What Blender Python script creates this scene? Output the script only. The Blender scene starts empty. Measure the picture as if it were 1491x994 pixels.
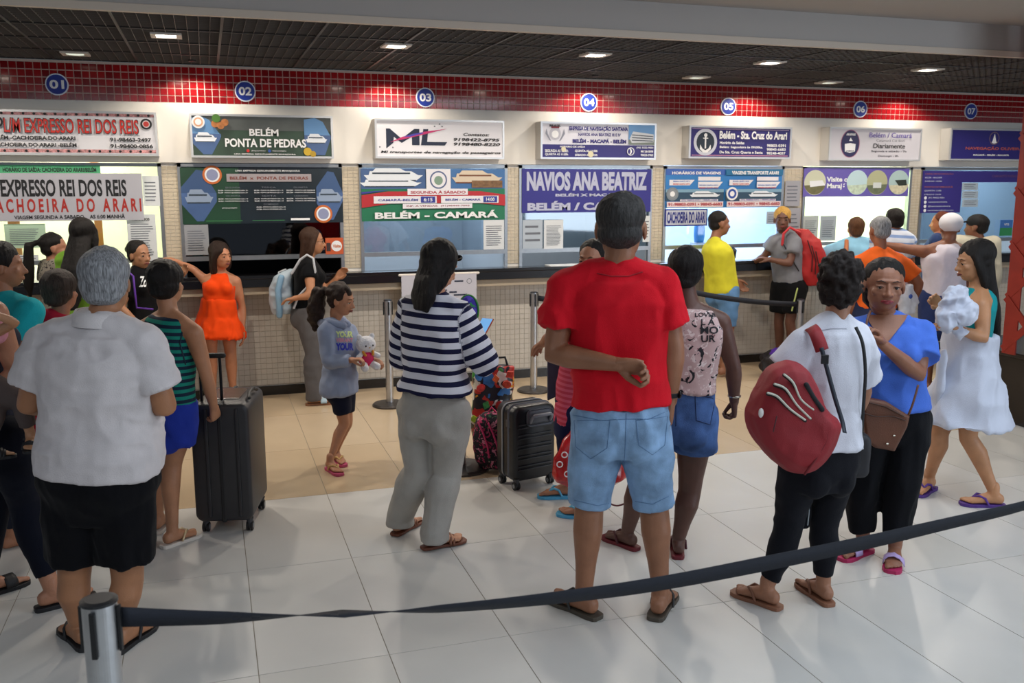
import bpy, bmesh, math, random
import numpy as np
from mathutils import Vector, Matrix
from mathutils.bvhtree import BVHTree
random.seed(7); np.random.seed(7)
C = bpy.context.scene.collection
PI = math.pi
# ------------------------------------------------------------------ camera
W0, H0, FPX, YAW, PITCH, CAMZ = 1491, 994, 1351.4, math.radians(18.047), math.radians(9.82), 1.95
cam_d = bpy.data.cameras.new('camera'); cam = bpy.data.objects.new('camera', cam_d); C.objects.link(cam)
cam_d.sensor_width = 36; cam_d.lens = FPX / W0 * 36; cam_d.clip_start = .05
cam_d.dof.use_dof = True; cam_d.dof.focus_distance = 5.2; cam_d.dof.aperture_fstop = 5.0
cam.location = (0, 0, CAMZ); cam.rotation_euler = (PI/2 - PITCH, 0, -YAW)
bpy.context.scene.camera = cam
FWD = Vector((math.sin(YAW)*math.cos(PITCH), math.cos(YAW)*math.cos(PITCH), -math.sin(PITCH)))
RGT = Vector((math.cos(YAW), -math.sin(YAW), 0)); UPV = RGT.cross(FWD); CP = Vector((0, 0, CAMZ))
NH = Vector((math.sin(YAW), math.cos(YAW), 0))
def ray(u, v): return FWD + RGT*((u-W0/2)/FPX) - UPV*((v-H0/2)/FPX)
def onZ(u, v, z=0.0): r = ray(u, v); return CP + r*((z-CAMZ)/r.z)
def onY(u, v, y): r = ray(u, v); return CP + r*(y/r.y)
def onV(u, v, F, off=0.0, n=NH):
    r = ray(u, v); return CP + r*(((F-CP).dot(n)+off)/r.dot(n))
# ------------------------------------------------------------------ world, view, lights
D = 8.66; ZC = 2.93
sc = bpy.context.scene
sc.view_settings.view_transform = 'Standard'; sc.view_settings.look = 'None'; sc.view_settings.gamma = 1
sc.view_settings.use_curve_mapping = False; sc.view_settings.exposure = 0.55
w = bpy.data.worlds.new('world'); sc.world = w; w.use_nodes = True
w.node_tree.nodes['Background'].inputs[0].default_value = (.55, .62, .75, 1)
w.node_tree.nodes['Background'].inputs[1].default_value = .2
def light(kind, name, loc, power, col=(1, 1, 1), rot=(0, 0, 0), size=.1, parent=None, **k):
    l = bpy.data.lights.new(name, kind); l.energy = power; l.color = col
    if kind == 'AREA':
        l.shape = 'RECTANGLE'; l.size = size; l.size_y = k.get('size_y', size)
    elif kind == 'SPOT':
        l.spot_size = k.get('cone', 2.6); l.spot_blend = k.get('blend', .4); l.shadow_soft_size = size
    else: l.shadow_soft_size = size
    o = bpy.data.objects.new(name, l); C.objects.link(o); o.location = loc; o.rotation_euler = rot
    if parent: o.parent = parent; o.matrix_parent_inverse = parent_world(parent).inverted()
    return o
WARM = (1, .90, .78); NEUT = (1, .95, .88); COOL = (.84, .92, 1)
for hx, hy in ((-1.5, .4), (3.0, -.4), (7.0, .6), (3.4, 3.0)):
    light('AREA', 'assumed_hall_light', (hx, hy, 3.13), 36, (.80, .90, 1), size=2.4, size_y=1.6)  # assumed ceiling panels out of view, lighting the foreground
light('AREA', 'assumed_daylight', (9.5, -4.0, 1.9), 190, (.76, .87, 1), (math.radians(88), 0, math.radians(52)), size=5, size_y=2.4)  # assumed cool daylight from right behind the camera; no window is built
# ------------------------------------------------------------------ materials
def lin(h):
    h = h.lstrip('#'); r = []
    for i in (0, 2, 4):
        c = int(h[i:i+2], 16)/255; r.append(c/12.92 if c <= .04045 else ((c+.055)/1.055)**2.4)
    return (*r, 1)
MC = {}
def mat(col, rough=.6, metal=0, noise=0, scale=30, bump=0, bscale=200, emit=0, name=None, spec=.5, sheen=0, stretch=None, coat=0):
    key = (col, rough, metal, noise, scale, bump, bscale, emit, spec, sheen, stretch, coat)
    if key in MC: return MC[key]
    m = bpy.data.materials.new(name or 'm_'+col.strip('#')); m.use_nodes = True; nt = m.node_tree; b = nt.nodes['Principled BSDF']
    c = lin(col); b.inputs['Base Color'].default_value = c; b.inputs['Roughness'].default_value = rough; b.inputs['Metallic'].default_value = metal
    b.inputs['Specular IOR Level'].default_value = spec
    if sheen: b.inputs['Sheen Weight'].default_value = sheen
    if coat: b.inputs['Coat Weight'].default_value = coat
    if emit:
        b.inputs['Emission Color'].default_value = c; b.inputs['Emission Strength'].default_value = emit
    tc = nt.nodes.new('ShaderNodeTexCoord')
    src = tc.outputs['Object']
    if stretch:
        mp = nt.nodes.new('ShaderNodeMapping'); mp.inputs['Scale'].default_value = stretch; nt.links.new(src, mp.inputs[0]); src = mp.outputs[0]
    if noise:
        n = nt.nodes.new('ShaderNodeTexNoise'); n.inputs['Scale'].default_value = scale; n.inputs['Detail'].default_value = 5
        nt.links.new(src, n.inputs['Vector'])
        mr = nt.nodes.new('ShaderNodeMapRange'); mr.inputs['To Min'].default_value = 1-noise; mr.inputs['To Max'].default_value = 1+noise; mr.inputs['From Min'].default_value=.3; mr.inputs['From Max'].default_value=.7
        nt.links.new(n.outputs['Fac'], mr.inputs['Value'])
        mx = nt.nodes.new('ShaderNodeVectorMath'); mx.operation = 'SCALE'; mx.inputs[0].default_value = c[:3]
        nt.links.new(mr.outputs[0], mx.inputs['Scale']); nt.links.new(mx.outputs[0], b.inputs['Base Color'])
    if bump:
        n = nt.nodes.new('ShaderNodeTexNoise'); n.inputs['Scale'].default_value = bscale; n.inputs['Detail'].default_value = 3
        nt.links.new(src, n.inputs['Vector'])
        bp = nt.nodes.new('ShaderNodeBump'); bp.inputs['Strength'].default_value = bump; bp.inputs['Distance'].default_value = .01
        nt.links.new(n.outputs['Fac'], bp.inputs['Height']); nt.links.new(bp.outputs[0], b.inputs['Normal'])
    MC[key] = m; return m
def fabric(col, noise=.10, rough=.85, bump=.25): return mat(col, rough, noise=noise, scale=9, bump=bump, bscale=260, spec=.12, sheen=.04)
def skin(col): return mat(col, .48, noise=.10, scale=14, bump=.12, bscale=170, spec=.45)
def hairm(col, gray=0): return mat(col, .52, noise=.35+gray, scale=60, bump=.6, bscale=160, spec=.28, stretch=(3, 3, .35))
def ramp_mat(name, src_attr, cols, period=None, coord='attr', axis=2, rough=.8, noise=0, interp='CONSTANT', wob=0):
    """colour bands along an attribute or object axis; cols = [(pos, hex)]"""
    m = bpy.data.materials.new(name); m.use_nodes = True; nt = m.node_tree; b = nt.nodes['Principled BSDF']; b.inputs['Roughness'].default_value = rough; b.inputs['Specular IOR Level'].default_value=.25
    if coord == 'attr':
        a = nt.nodes.new('ShaderNodeAttribute'); a.attribute_name = src_attr; v = a.outputs['Fac']
    else:
        tc = nt.nodes.new('ShaderNodeTexCoord'); s = nt.nodes.new('ShaderNodeSeparateXYZ'); nt.links.new(tc.outputs['Object'], s.inputs[0]); v = s.outputs[axis]
    if period:
        d = nt.nodes.new('ShaderNodeMath'); d.operation = 'DIVIDE'; d.inputs[1].default_value = period; nt.links.new(v, d.inputs[0])
        f = nt.nodes.new('ShaderNodeMath'); f.operation = 'FRACT'; nt.links.new(d.outputs[0], f.inputs[0]); v = f.outputs[0]
    r = nt.nodes.new('ShaderNodeValToRGB'); r.color_ramp.interpolation = interp
    els = r.color_ramp.elements
    while len(els) < len(cols): els.new(.5)
    for e, (p, c) in zip(els, cols): e.position = p; e.color = lin(c)
    nt.links.new(v, r.inputs[0]); nt.links.new(r.outputs[0], b.inputs['Base Color'])
    return m
def print_mat(name, base, cols, scale=12, thr=.55, rough=.8, kind='noise', dist=0.0):
    """fabric print: blotches of several colours on a base"""
    m = bpy.data.materials.new(name); m.use_nodes = True; nt = m.node_tree; b = nt.nodes['Principled BSDF']; b.inputs['Roughness'].default_value = rough
    tc = nt.nodes.new('ShaderNodeTexCoord'); cur = None
    for i, (c, t, s) in enumerate(cols):
        mp = nt.nodes.new('ShaderNodeMapping'); mp.inputs['Location'].default_value = (i*7.3, i*3.1, i*5.7); nt.links.new(tc.outputs['Object'], mp.inputs[0])
        if kind == 'cell':
            n = nt.nodes.new('ShaderNodeTexVoronoi'); out = n.outputs['Distance']
        else:
            n = nt.nodes.new('ShaderNodeTexNoise'); n.inputs['Distortion'].default_value = dist; out = n.outputs['Fac']
        n.inputs['Scale'].default_value = s; nt.links.new(mp.outputs[0], n.inputs['Vector'])
        g = nt.nodes.new('ShaderNodeMath'); g.operation = 'LESS_THAN' if kind == 'cell' else 'GREATER_THAN'; g.inputs[1].default_value = t; nt.links.new(out, g.inputs[0])
        mx = nt.nodes.new('ShaderNodeMix'); mx.data_type = 'RGBA'
        nt.links.new(g.outputs[0], mx.inputs[0])
        if cur is None: mx.inputs[6].default_value = lin(base)
        else: nt.links.new(cur, mx.inputs[6])
        mx.inputs[7].default_value = lin(c); cur = mx.outputs[2]
    nt.links.new(cur, b.inputs['Base Color']); return m
def glass_mat(name, tint, trans=.9, rough=.03):
    m = bpy.data.materials.new(name); m.use_nodes = True; nt = m.node_tree; nt.nodes.remove(nt.nodes['Principled BSDF'])
    o = nt.nodes['Material Output']; t = nt.nodes.new('ShaderNodeBsdfTransparent'); g = nt.nodes.new('ShaderNodeBsdfGlossy'); x = nt.nodes.new('ShaderNodeMixShader')
    t.inputs[0].default_value = lin(tint); g.inputs['Roughness'].default_value = rough; x.inputs[0].default_value = 1-trans
    nt.links.new(t.outputs[0], x.inputs[1]); nt.links.new(g.outputs[0], x.inputs[2]); nt.links.new(x.outputs[0], o.inputs[0]); return m
# ------------------------------------------------------------------ mesh helpers
class Raw:
    def __init__(s): s.v = []; s.f = []
    def box(s, x0, y0, z0, x1, y1, z1, M=None):
        b = len(s.v); P = [(x, y, z) for z in (z0, z1) for y in (y0, y1) for x in (x0, x1)]
        if M is not None: P = [tuple(M @ Vector(p)) for p in P]
        s.v += P; s.f += [tuple(b+i for i in q) for q in ((0, 2, 3, 1), (4, 5, 7, 6), (0, 1, 5, 4), (2, 6, 7, 3), (0, 4, 6, 2), (1, 3, 7, 5))]; return s
    def rings(s, R, cap=True, closed=False):
        b = len(s.v); n = len(R[0])
        for r in R: s.v += [tuple(p) for p in r]
        m = len(R)
        for i in range(m if closed else m-1):
            for j in range(n):
                a, c = b+i*n+j, b+i*n+(j+1) % n; i2 = (i+1) % m
                s.f.append((a, c, b+i2*n+(j+1) % n, b+i2*n+j))
        if cap and not closed:
            s.f.append(tuple(b+j for j in reversed(range(n)))); s.f.append(tuple(b+(m-1)*n+j for j in range(n)))
        return s
    def loft(s, secs, n=20, p=2.0):
        """secs: (centre, axisA, axisB, ra, rb)"""
        R = []
        for c, A, B, ra, rb in secs:
            r = []
            for k in range(n):
                t = 2*PI*k/n; ct, st = math.cos(t), math.sin(t)
                x = math.copysign(abs(ct)**(2/p), ct)*ra; y = math.copysign(abs(st)**(2/p), st)*rb
                r.append(c + A*x + B*y)
            R.append(r)
        return s.rings(R)
    def tube(s, P, rad, n=12, ref=None, flat=1.0, ends=True):
        """round tube along points; flat = factor on the axis nearest to ref"""
        P = [Vector(p) for p in P]; secs = []
        if not hasattr(rad, '__len__'): rad = [rad]*len(P)
        A = None
        for i, p in enumerate(P):
            d = (P[min(i+1, len(P)-1)]-P[max(i-1, 0)])
            if d.length < 1e-9: d = Vector((0, 0, 1))
            d.normalize()
            if A is None:
                r0 = Vector(ref) if ref is not None else (Vector((1, 0, 0)) if abs(d.x) < .9 else Vector((0, 1, 0)))
            else: r0 = A if ref is None else Vector(ref)
            A = (r0 - d*r0.dot(d))
            if A.length < 1e-6: A = d.orthogonal()
            A.normalize(); B = d.cross(A); secs.append((p, A, B, rad[i]*flat, rad[i], d))
        if ends:
            c, A, B, ra, rb, d = secs[0]; a = [(c-d*rb*.87, A, B, ra*.5, rb*.5), (c-d*rb*.5, A, B, ra*.87, rb*.87)]
            c, A, B, ra, rb, d = secs[-1]; z = [(c+d*rb*.5, A, B, ra*.87, rb*.87), (c+d*rb*.87, A, B, ra*.5, rb*.5)]
            secs = a+[q[:5] for q in secs]+z
        else: secs = [q[:5] for q in secs]
        return s.loft(secs, n)
    def ell(s, c, r, ax=None, n=16, m=10):
        ax = ax or (Vector((1, 0, 0)), Vector((0, 1, 0)), Vector((0, 0, 1))); c = Vector(c); secs = []
        for i in range(m+1):
            t = PI*(i+.0)/m; t = min(max(t, .12), PI-.12); z = -math.cos(t); q = math.sin(t)
            secs.append((c+ax[2]*(z*r[2]), ax[0], ax[1], r[0]*q, r[1]*q))
        return s.loft(secs, n)
    def mesh(s, name, smooth=False):
        me = bpy.data.meshes.new(name); me.from_pydata([tuple(p) for p in s.v], [], s.f); me.update()
        if smooth: me.shade_smooth()
        return me
def link(name, me, m=None, parent=None, kind=None, loc=None):
    o = bpy.data.objects.new(name, me); C.objects.link(o)
    if m is not None and me is not None and len(me.materials) == 0: me.materials.append(m)
    if parent is not None:
        o.parent = parent
        o.matrix_parent_inverse = parent_world(parent).inverted()
    if kind: o['kind'] = kind
    return o
def parent_world(o):
    M = Matrix.Translation(o.location) @ o.rotation_euler.to_matrix().to_4x4()
    return M if o.parent is None else parent_world(o.parent) @ o.matrix_parent_inverse @ M
def obj(name, raw, m, parent=None, smooth=False, kind=None, bevel=0, seg=2):
    o = link(name, raw.mesh(name, smooth), m, parent, kind)
    if bevel:
        b = o.modifiers.new('bevel', 'BEVEL'); b.width = bevel; b.segments = seg; b.limit_method = 'ANGLE'; b.angle_limit = .6
    return o
def tag(o, label, cat, group=None, kind=None):
    if label: o['label'] = label
    if cat: o['category'] = cat
    if group: o['group'] = group
    if kind: o['kind'] = kind
    return o
def thing(name, label, cat, loc=(0, 0, 0), group=None):
    o = bpy.data.objects.new(name, None); C.objects.link(o); o.location = loc; o.empty_display_size = .1
    return tag(o, label, cat, group)
def bx(*a): return Raw().box(*a)
# ------------------------------------------------------------------ text (batched)
TXT = []
def text(s, parent, place, m, bold=0.0, name='lettering', shear=0.0):
    """place(me_verts array Nx2 normalised 0..1) -> Nx3 world"""
    cu = bpy.data.curves.new('t', 'FONT'); cu.body = s; cu.resolution_u = 3; cu.offset = bold; cu.shear = shear
    o = bpy.data.objects.new('t', cu); C.objects.link(o); TXT.append((o, parent, place, m, name))
class Board:
    """flat rectangular face in the plane y, built from its pixel corners"""
    def __init__(s, u0, v0, u1, v1, y, um=None):
        vm = (v0+v1)/2; s.x0 = onY(u0, vm, y).x; s.x1 = onY(u1, vm, y).x
        uc = um or (u0+u1)/2; s.z1 = onY(uc, v0, y).z; s.z0 = onY(uc, v1, y).z; s.y = y; s.layer = 1
    def p(s, fx, fy, d=0): return Vector((s.x0+(s.x1-s.x0)*fx, s.y-d, s.z1-(s.z1-s.z0)*fy))
    def panel(s, name, m, th=.006, parent=None):
        return obj(name, bx(s.x0, s.y, s.z0, s.x1, s.y+th, s.z1), m, parent)
    def poly(s, pts, m, parent, name='print', lift=None):
        s.layer += 1; d = .0006*s.layer
        me = bpy.data.meshes.new(name); me.from_pydata([tuple(s.p(*q, d)) for q in pts], [], [tuple(range(len(pts)))]); me.update()
        # face towards -Y
        if me.polygons[0].normal.y > 0: me.flip_normals()
        return link(name, me, m, parent)
    def rect(s, a, b, c, d, m, parent, name='print'): return s.poly([(a, b), (c, b), (c, d), (a, d)], m, parent, name)
    def disc(s, cx, cy, r, m, parent, name='emblem', ry=None, n=28, a0=0, a1=2*PI):
        w = s.x1-s.x0; h = s.z1-s.z0; ry = ry or r
        return s.poly([(cx+r*math.cos(a0+(a1-a0)*k/n), cy+ry*(w/h if ry == r else 1)*math.sin(a0+(a1-a0)*k/n)) for k in range(n)], m, parent, name)
    def text(s, t, a, b, c, d, m, parent, bold=0.0, shear=0, name='lettering'):
        s.layer += 1; dd = .0006*s.layer+.001; x0, x1 = s.p(a, 0).x, s.p(c, 0).x; z0, z1 = s.p(0, d).z, s.p(0, b).z; y = s.y-dd
        text(t, parent, lambda q: np.stack([x0+(x1-x0)*q[:, 0], np.full(len(q), y), z0+(z1-z0)*q[:, 1]], 1), m, bold, name, shear)
    def boat(s, cx, cy, w, h, parent, hull='#e8edf2', dark='#33414f'):
        H = mat(hull, .5); K = mat(dark, .5)
        s.poly([(cx-w*.5, cy), (cx+w*.5, cy), (cx+w*.38, cy+h*.35), (cx-w*.42, cy+h*.35)], H, parent)
        s.poly([(cx-w*.4, cy-h*.25), (cx+w*.3, cy-h*.25), (cx+w*.42, cy), (cx-w*.42, cy)], H, parent)
        s.poly([(cx-w*.3, cy-h*.45), (cx+w*.1, cy-h*.45), (cx+w*.2, cy-h*.25), (cx-w*.35, cy-h*.25)], H, parent)
        s.rect(cx-w*.36, cy-h*.17, cx+w*.28, cy-h*.07, K, parent)
        s.rect(cx-w*.42, cy+h*.30, cx+w*.38, cy+h*.38, K, parent)
def flush_text():
    dg = bpy.context.evaluated_depsgraph_get()
    for o, parent, place, m, name in TXT:
        me = bpy.data.meshes.new_from_object(o.evaluated_get(dg)); n = len(me.vertices)
        if n:
            a = np.empty(n*3); me.vertices.foreach_get('co', a); a = a.reshape(-1, 3)
            q = (a[:, :2]-a[:, :2].min(0))/np.maximum(np.ptp(a[:, :2], axis=0), 1e-6)
            me.vertices.foreach_set('co', place(q).ravel()); me.update()
            me.materials.clear(); link(name, me, m, parent)
        cu = o.data; bpy.data.objects.remove(o); bpy.data.curves.remove(cu)
    TXT.clear()
# ================================================================== SETTING
XL, XR, YN, YF = -3.4, 10.9, -1.6, 5.70
grout = mat('#8d8577', .8)
T_GREY = [mat(c, .36, noise=.03, scale=3, spec=.45) for c in ('#cbcac6', '#c5c3bd', '#cac8c3')]
T_TAN = [mat(c, .22, noise=.03, scale=3, spec=.5) for c in ('#c6b193', '#c4ae8f', '#c9b497')]
floor = obj('floor', bx(XL-1, YN-1, -.05, XR+1, D+.3, -.002), grout, kind='structure')
def shared_boxes(name, m_list, parent, cells, size, bevel=.0):
    meshes = {}
    for k, (x, y, z, sx, sy, sz) in enumerate(cells):
        mi = m_list[random.randrange(len(m_list))]; key = (round(sx, 4), round(sy, 4), round(sz, 4), mi.name)
        if key not in meshes:
            me = bx(0, 0, 0, sx, sy, sz).mesh(name); me.materials.append(mi); meshes[key] = me
        o = link(name, meshes[key], None, parent); o.location = (x, y, z)
PX, PY, G = .5275, 1.06, .004
cells = []
i0 = math.floor((XL-.1)/PX)-1
rows = [(YF-PY*(k+1), YF-PY*k) for k in range(7)]
for (ya, yb) in rows:
    for i in range(i0, i0+int((XR-XL)/PX)+2):
        x = .1+i*PX
        # keep to what the lens can see
        if x+PX < -.32*yb-.9 or x > 1.15*yb+1.2: continue
        cells.append((x+G/2, ya+G/2, -.004, PX-G, yb-ya-G, .004))
shared_boxes('floor_tile', T_GREY, floor, cells, None)
cells = []
for k in range(3):
    ya, yb = YF+PY*k, min(YF+PY*(k+1), D+.02)
    if ya > D: break
    for i in range(i0, i0+int((XR-XL)/PX)+2):
        x = .1+i*PX
        if x+PX < -.32*yb-.5 or x > 1.15*yb+.6: continue
        cells.append((x+G/2, ya+G/2, -.004, PX-G, yb-ya-G, .004))
shared_boxes('floor_tile', T_TAN, floor, cells, None)
# --- ticket wall: openings for the seven booths
PAINT = mat('#e6e1d8', .6, noise=.03, scale=2); TILEW = mat('#cfc8bb', .35, noise=.06, scale=5); ALU = mat('#9ea1a4', .35, metal=.8, noise=.05)
ZF, ZB, ZR, ZK = 2.105, 2.605, 1.105, 1.125       # fascia bottom, band bottom, opening sill, counter top
WIN = [(-2.3, -.355), (-.225, 1.19), (1.345, 2.775), (2.895, 4.32), (4.455, 5.875), (6.12, 7.54), (7.675, 9.35)]
r = Raw(); r.box(XL-1, D, 0, XR+1, D+.12, ZR); r.box(XL-1, D, ZF, XR+1, D+.12, 3.3)
edges = [XL-1]+[v for w_ in WIN for v in w_]+[XR+1]
for k in range(0, len(edges), 2): r.box(edges[k], D+.02, ZR, edges[k+1], D+.12, ZF)
wall = obj('wall_back', r, PAINT, kind='structure')
# fascia slab, a little proud
obj('fascia', bx(XL-1, D-.03, ZF, XR+1, D, ZB), PAINT, wall)
# red glazed band: the nearest 300 tiles singly, the rest joined
RED = [mat(c, .12, noise=.10, scale=20, spec=.6, coat=.3) for c in ('#8e1218', '#7c0f16', '#9b161b')]
obj('band_bed', bx(XL-1, D-.012, ZB, XR+1, D, 2.92), mat('#d9c3b4', .7), wall)
TP = .0600; cols = int((XR+1-XL+1)/TP); tme = {}; rest = Raw(); cnt = 0
for i in range(cols):
    x = XL-1+i*TP
    for j in range(5):
        z = ZB+.004+j*TP
        if -1.55 < x and cnt < 300:
            cnt += 1; mi = RED[random.randrange(3)]
            if mi.name not in tme:
                me = bx(0, 0, 0, TP-.007, .006, TP-.007).mesh('tile'); me.materials.append(mi); tme[mi.name] = me
            o = link('tile', tme[mi.name], None, wall); o.location = (x, D-.018+random.uniform(-.0005, .0005), z)
        else: rest.box(x, D-.018, z, x+TP-.007, D-.012, z+TP-.007)
obj('tile_field', rest, RED[0], wall, kind='stuff')
# small pale tiles of the counter front and of the piers
r = Raw(); SP = .05
for i in range(int((XR-XL)/SP)):
    for j in range(17):
        x = XL+i*SP; z = .1+j*SP
        r.box(x, D-.006, z, x+SP-.004, D, z+SP-.004)
obj('dado_tiles', r, mat('#c0bab0', .3, noise=.04, scale=9), wall, kind='stuff')
obj('dado_grout', bx(XL-1, D-.003, .09, XR, D, .96), mat('#aaa294', .8), wall)
r = Raw()
for k in range(2, len(edges)-1, 2):
    a, b = edges[k], edges[k+1]
    nx = max(1, round((b-a)/.045))
    for i in range(nx):
        for j in range(30):
            ww_ = (b-a)/nx; x = a+i*ww_; z = 1.15+j*.032
            if z < ZF-.03: r.box(x+.001, D+.013, z, x+ww_-.001, D+.02, z+.029)
obj('pier_tiles', r, mat('#cdbfa6', .35, noise=.07, scale=12), wall, kind='stuff')
obj('baseboard_back', bx(XL-1, D-.02, 0, XR+1, D, .085), mat('#1e1c1b', .25), kind='structure')
# --- counter: one long dark granite worktop
GRAN = mat('#121114', .18, noise=.5, scale=120, spec=.6)
cnt_o = thing('ticket_counter', 'long black polished granite counter running under all the booth windows', 'counter', (3.5, D-.2, 0))
obj('worktop', bx(XL-.5, D-.20, ZK-.03, XR, D-.022, ZK), GRAN, cnt_o, bevel=.004)
obj('counter_edge', bx(XL-.5, D-.20, ZK-.105, XR, D-.17, ZK-.03), GRAN, cnt_o, bevel=.004)
obj('shade_apron', bx(XL-.5, D-.165, ZK-.17, XR, D-.022, ZK-.03), mat('#a89a86', .6), cnt_o)  # apron whose warm brown paints in the shadow band below the counter edge
# --- soffit: egg-crate grille panels on a T-bar frame under a dark void
YS = 6.07
ceil = obj('ceiling', Raw().box(XL-1, YS, 3.22, XR+1, D+.15, 3.3), mat('#2b2a2e', .9), kind='structure')
M_ = .636; nb = 9; p_ = M_/nb; BL = mat('#6a625a', .5, metal=.1); r = Raw()
for k in range(nb):
    r.box(k*p_, 0, 0, k*p_+.0025, M_, .032); r.box(0, k*p_, 0, M_, k*p_+.0025, .032)
gm = r.mesh('grille_panel'); gm.materials.append(BL)
tb = Raw()
nX = int((XR+1-(XL-1))/M_)+1; ny = 4
for i in range(nX):
    for j in range(ny):
        o = link('grille_panel', gm, None, ceil); o.location = (XL-1+.1+i*M_, YS+.05+j*M_, ZC)
for i in range(nX+1): tb.box(XL-.9+i*M_-.008, YS, ZC-.003, XL-.9+i*M_+.010, D-.03, ZC+.034)
for j in range(ny+1): tb.box(XL-1, YS+.05+j*M_-.008, ZC-.003, XR+1, YS+.05+j*M_+.010, ZC+.034)
obj('ceiling_grid', tb, mat('#35312e', .5), ceil)
# hall ceiling in front and the bulkhead that ends the soffit
PL = mat('#a9a6a4', .8, noise=.03, scale=1.5)
obj('trim_1', bx(XL-1, YS-.02, ZC-.012, XR+1, YS+.02, ZC+.035), mat('#cfc3b4', .6), kind='structure', bevel=.003)
obj('bulkhead', bx(XL-1, YS-.01, ZC+.035, XR+1, YS+.1, 3.35), mat('#b3afab', .8), ceil)
obj('hall_ceiling', bx(XL-3, YN-3, 3.16, XR+3, YS-.01, 3.3), PL, ceil)
# --- downlights
FR = mat('#d8d2c8', .4); LENS = mat('#fff6e6', .4, emit=14); LDIM = mat('#dfe8d8', .4, emit=.6)
def downlight(x, y, label, on=True, group='recessed downlights in the grille ceiling'):
    t = thing('ceiling_downlight', label, 'light', (x, y, ZC-.01), group)
    r = Raw()
    for a in ((-.10, -.10, .10, -.065), (-.10, .065, .10, .10), (-.10, -.065, -.065, .065), (.065, -.065, .10, .065)):
        r.box(x+a[0], y+a[1], ZC-.012, x+a[2], y+a[3], ZC+.004)
    obj('frame', r, FR, t)
    q = Raw(); q.loft([(Vector((x, y, ZC-.009)), Vector((1, 0, 0)), Vector((0, 1, 0)), .066, .066), (Vector((x, y, ZC+.02)), Vector((1, 0, 0)), Vector((0, 1, 0)), .05, .05)], 20)
    obj('lens', q, LENS if on else LDIM, t)
    return t
for k in range(-1, 6):
    x = -.2+k*1.585 if k < 4 else 4.61+(k-3)*1.57
    if k == -1: x = -1.79
    lab = {-1: 'square ceiling downlight beyond the left edge of the frame', 0: 'leftmost lit square downlight, nearest to sign 01', 1: 'lit square downlight in the grille just left of sign 03', 2: 'lit square downlight straight above sign 04', 3: 'lit square downlight up and right of sign 05', 4: 'rightmost lit square downlight in the grille ceiling, near booth 06'}.get(k, 'square ceiling downlight past the right edge of the frame')
    t = downlight(x, 7.0, lab)
    light('SPOT', 'downlight_lamp', (x, 7.0, ZC-.03), 53, WARM, (0, 0, 0), .05, t, cone=2.85, blend=.35)
for x, lab in ((-.91, 'dim greenish downlight close to the wall above sign 01'), (4.53, 'dim downlight close to the wall above and between signs 04 and 05'), (6.03, 'dim downlight close to the wall left of booth 06')):
    downlight(x, 8.2, lab, on=False)
for x in (-.05, 1.62, 3.55, 5.35, 7.25):
    obj('added_spot_can', Raw().loft([(Vector((x, D-.30, z_)), Vector((1, 0, 0)), Vector((0, 1, 0)), .032, .032) for z_ in (ZC-.012, ZC+.06)], 16), mat('#2a2826', .5), ceil)  # can added to house the assumed washer, no such fixture seen
    light('SPOT', 'assumed_wall_washer', (x, D-.30, ZC-.022), 19, WARM, (0, 0, 0), .03, cone=2.55, blend=.35)  # assumed spot, placed for the scallops of light on the red band
# --- red steel lattice column on a dark stone plinth, right
def onX(u, v, x): r = ray(u, v); return CP + r*(x/r.x)
zt = onX(1491, 517, 6.12).z
plinth = thing('column_plinth', 'low black stone plinth at the right edge under the red lattice column', 'plinth', (6.7, 6.1, 0))
BLK = mat('#1a1718', .22, noise=.15, scale=6)
obj('plinth_body', bx(6.14, 4.9, 0, 7.6, 6.45, zt-.04), BLK, plinth, bevel=.006)
obj('plinth_cap', bx(6.12, 4.88, zt-.04, 7.62, 6.47, zt), mat('#292425', .2), plinth, bevel=.006)
cb = onZ(1459, 513, zt); CW = .45; cx0, cy1 = cb.x, cb.y; cy0 = cy1-CW
colu = thing('lattice_column', 'dark red riveted steel lattice column standing on the black plinth', 'column', (cx0+.25, cy0+.25, zt))
RST = mat('#8c2417', .5, noise=.12, scale=10)
for (x, y) in ((cx0, cy0), (cx0+CW, cy0), (cx0, cy1), (cx0+CW, cy1)):
    r = Raw(); sx = .13 if x == cx0 else -.13; sy = .13 if y == cy0 else -.13
    r.box(min(x, x+sx), y-.006, zt, max(x, x+sx), y+.006, 3.2); r.box(x-.006, min(y, y+sy), zt, x+.006, max(y, y+sy), 3.2)
    obj('angle_post', r, RST, colu)
z = zt+.03
while z < 2.9:
    for (A, B) in (((cx0, cy0), (cx0+CW, cy0)), ((cx0, cy1), (cx0, cy0))):
        for q in (0, 1):
            a, b = (A, B) if q == 0 else (B, A)
            d = Vector((b[0]-a[0], b[1]-a[1], .42)); L = d.length; d.normalize()
            nrm = Vector((0, -1, 0)) if A[1] == B[1] else Vector((-1, 0, 0)); sd = d.cross(nrm)
            r = Raw(); c0 = Vector((a[0], a[1], z)); off = nrm*(.008+.008*q)
            r.rings([[c0+sd*.028+off, c0-sd*.028+off, c0-sd*.028, c0+sd*.028], [c0+d*L+sd*.028+off, c0+d*L-sd*.028+off, c0+d*L-sd*.028, c0+d*L+sd*.028]])
            obj('lacing_bar', r, RST, colu)
    z += .42
r = Raw()
for k in range(26):
    for (x, y, ax) in ((cx0+.03, cy0-.006, 0), (cx0+.055, cy0-.006, 0), (cx0+CW-.03, cy0-.006, 0), (cx0-.006, cy0+.035, 1)):
        zz = zt+.06+k*.10; e = (.011, .007, .011) if ax == 0 else (.007, .011, .011)
        r.ell((x, y, zz), e, n=8, m=5)
obj('rivets', r, mat('#a85a48', .5), colu, True)
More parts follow.
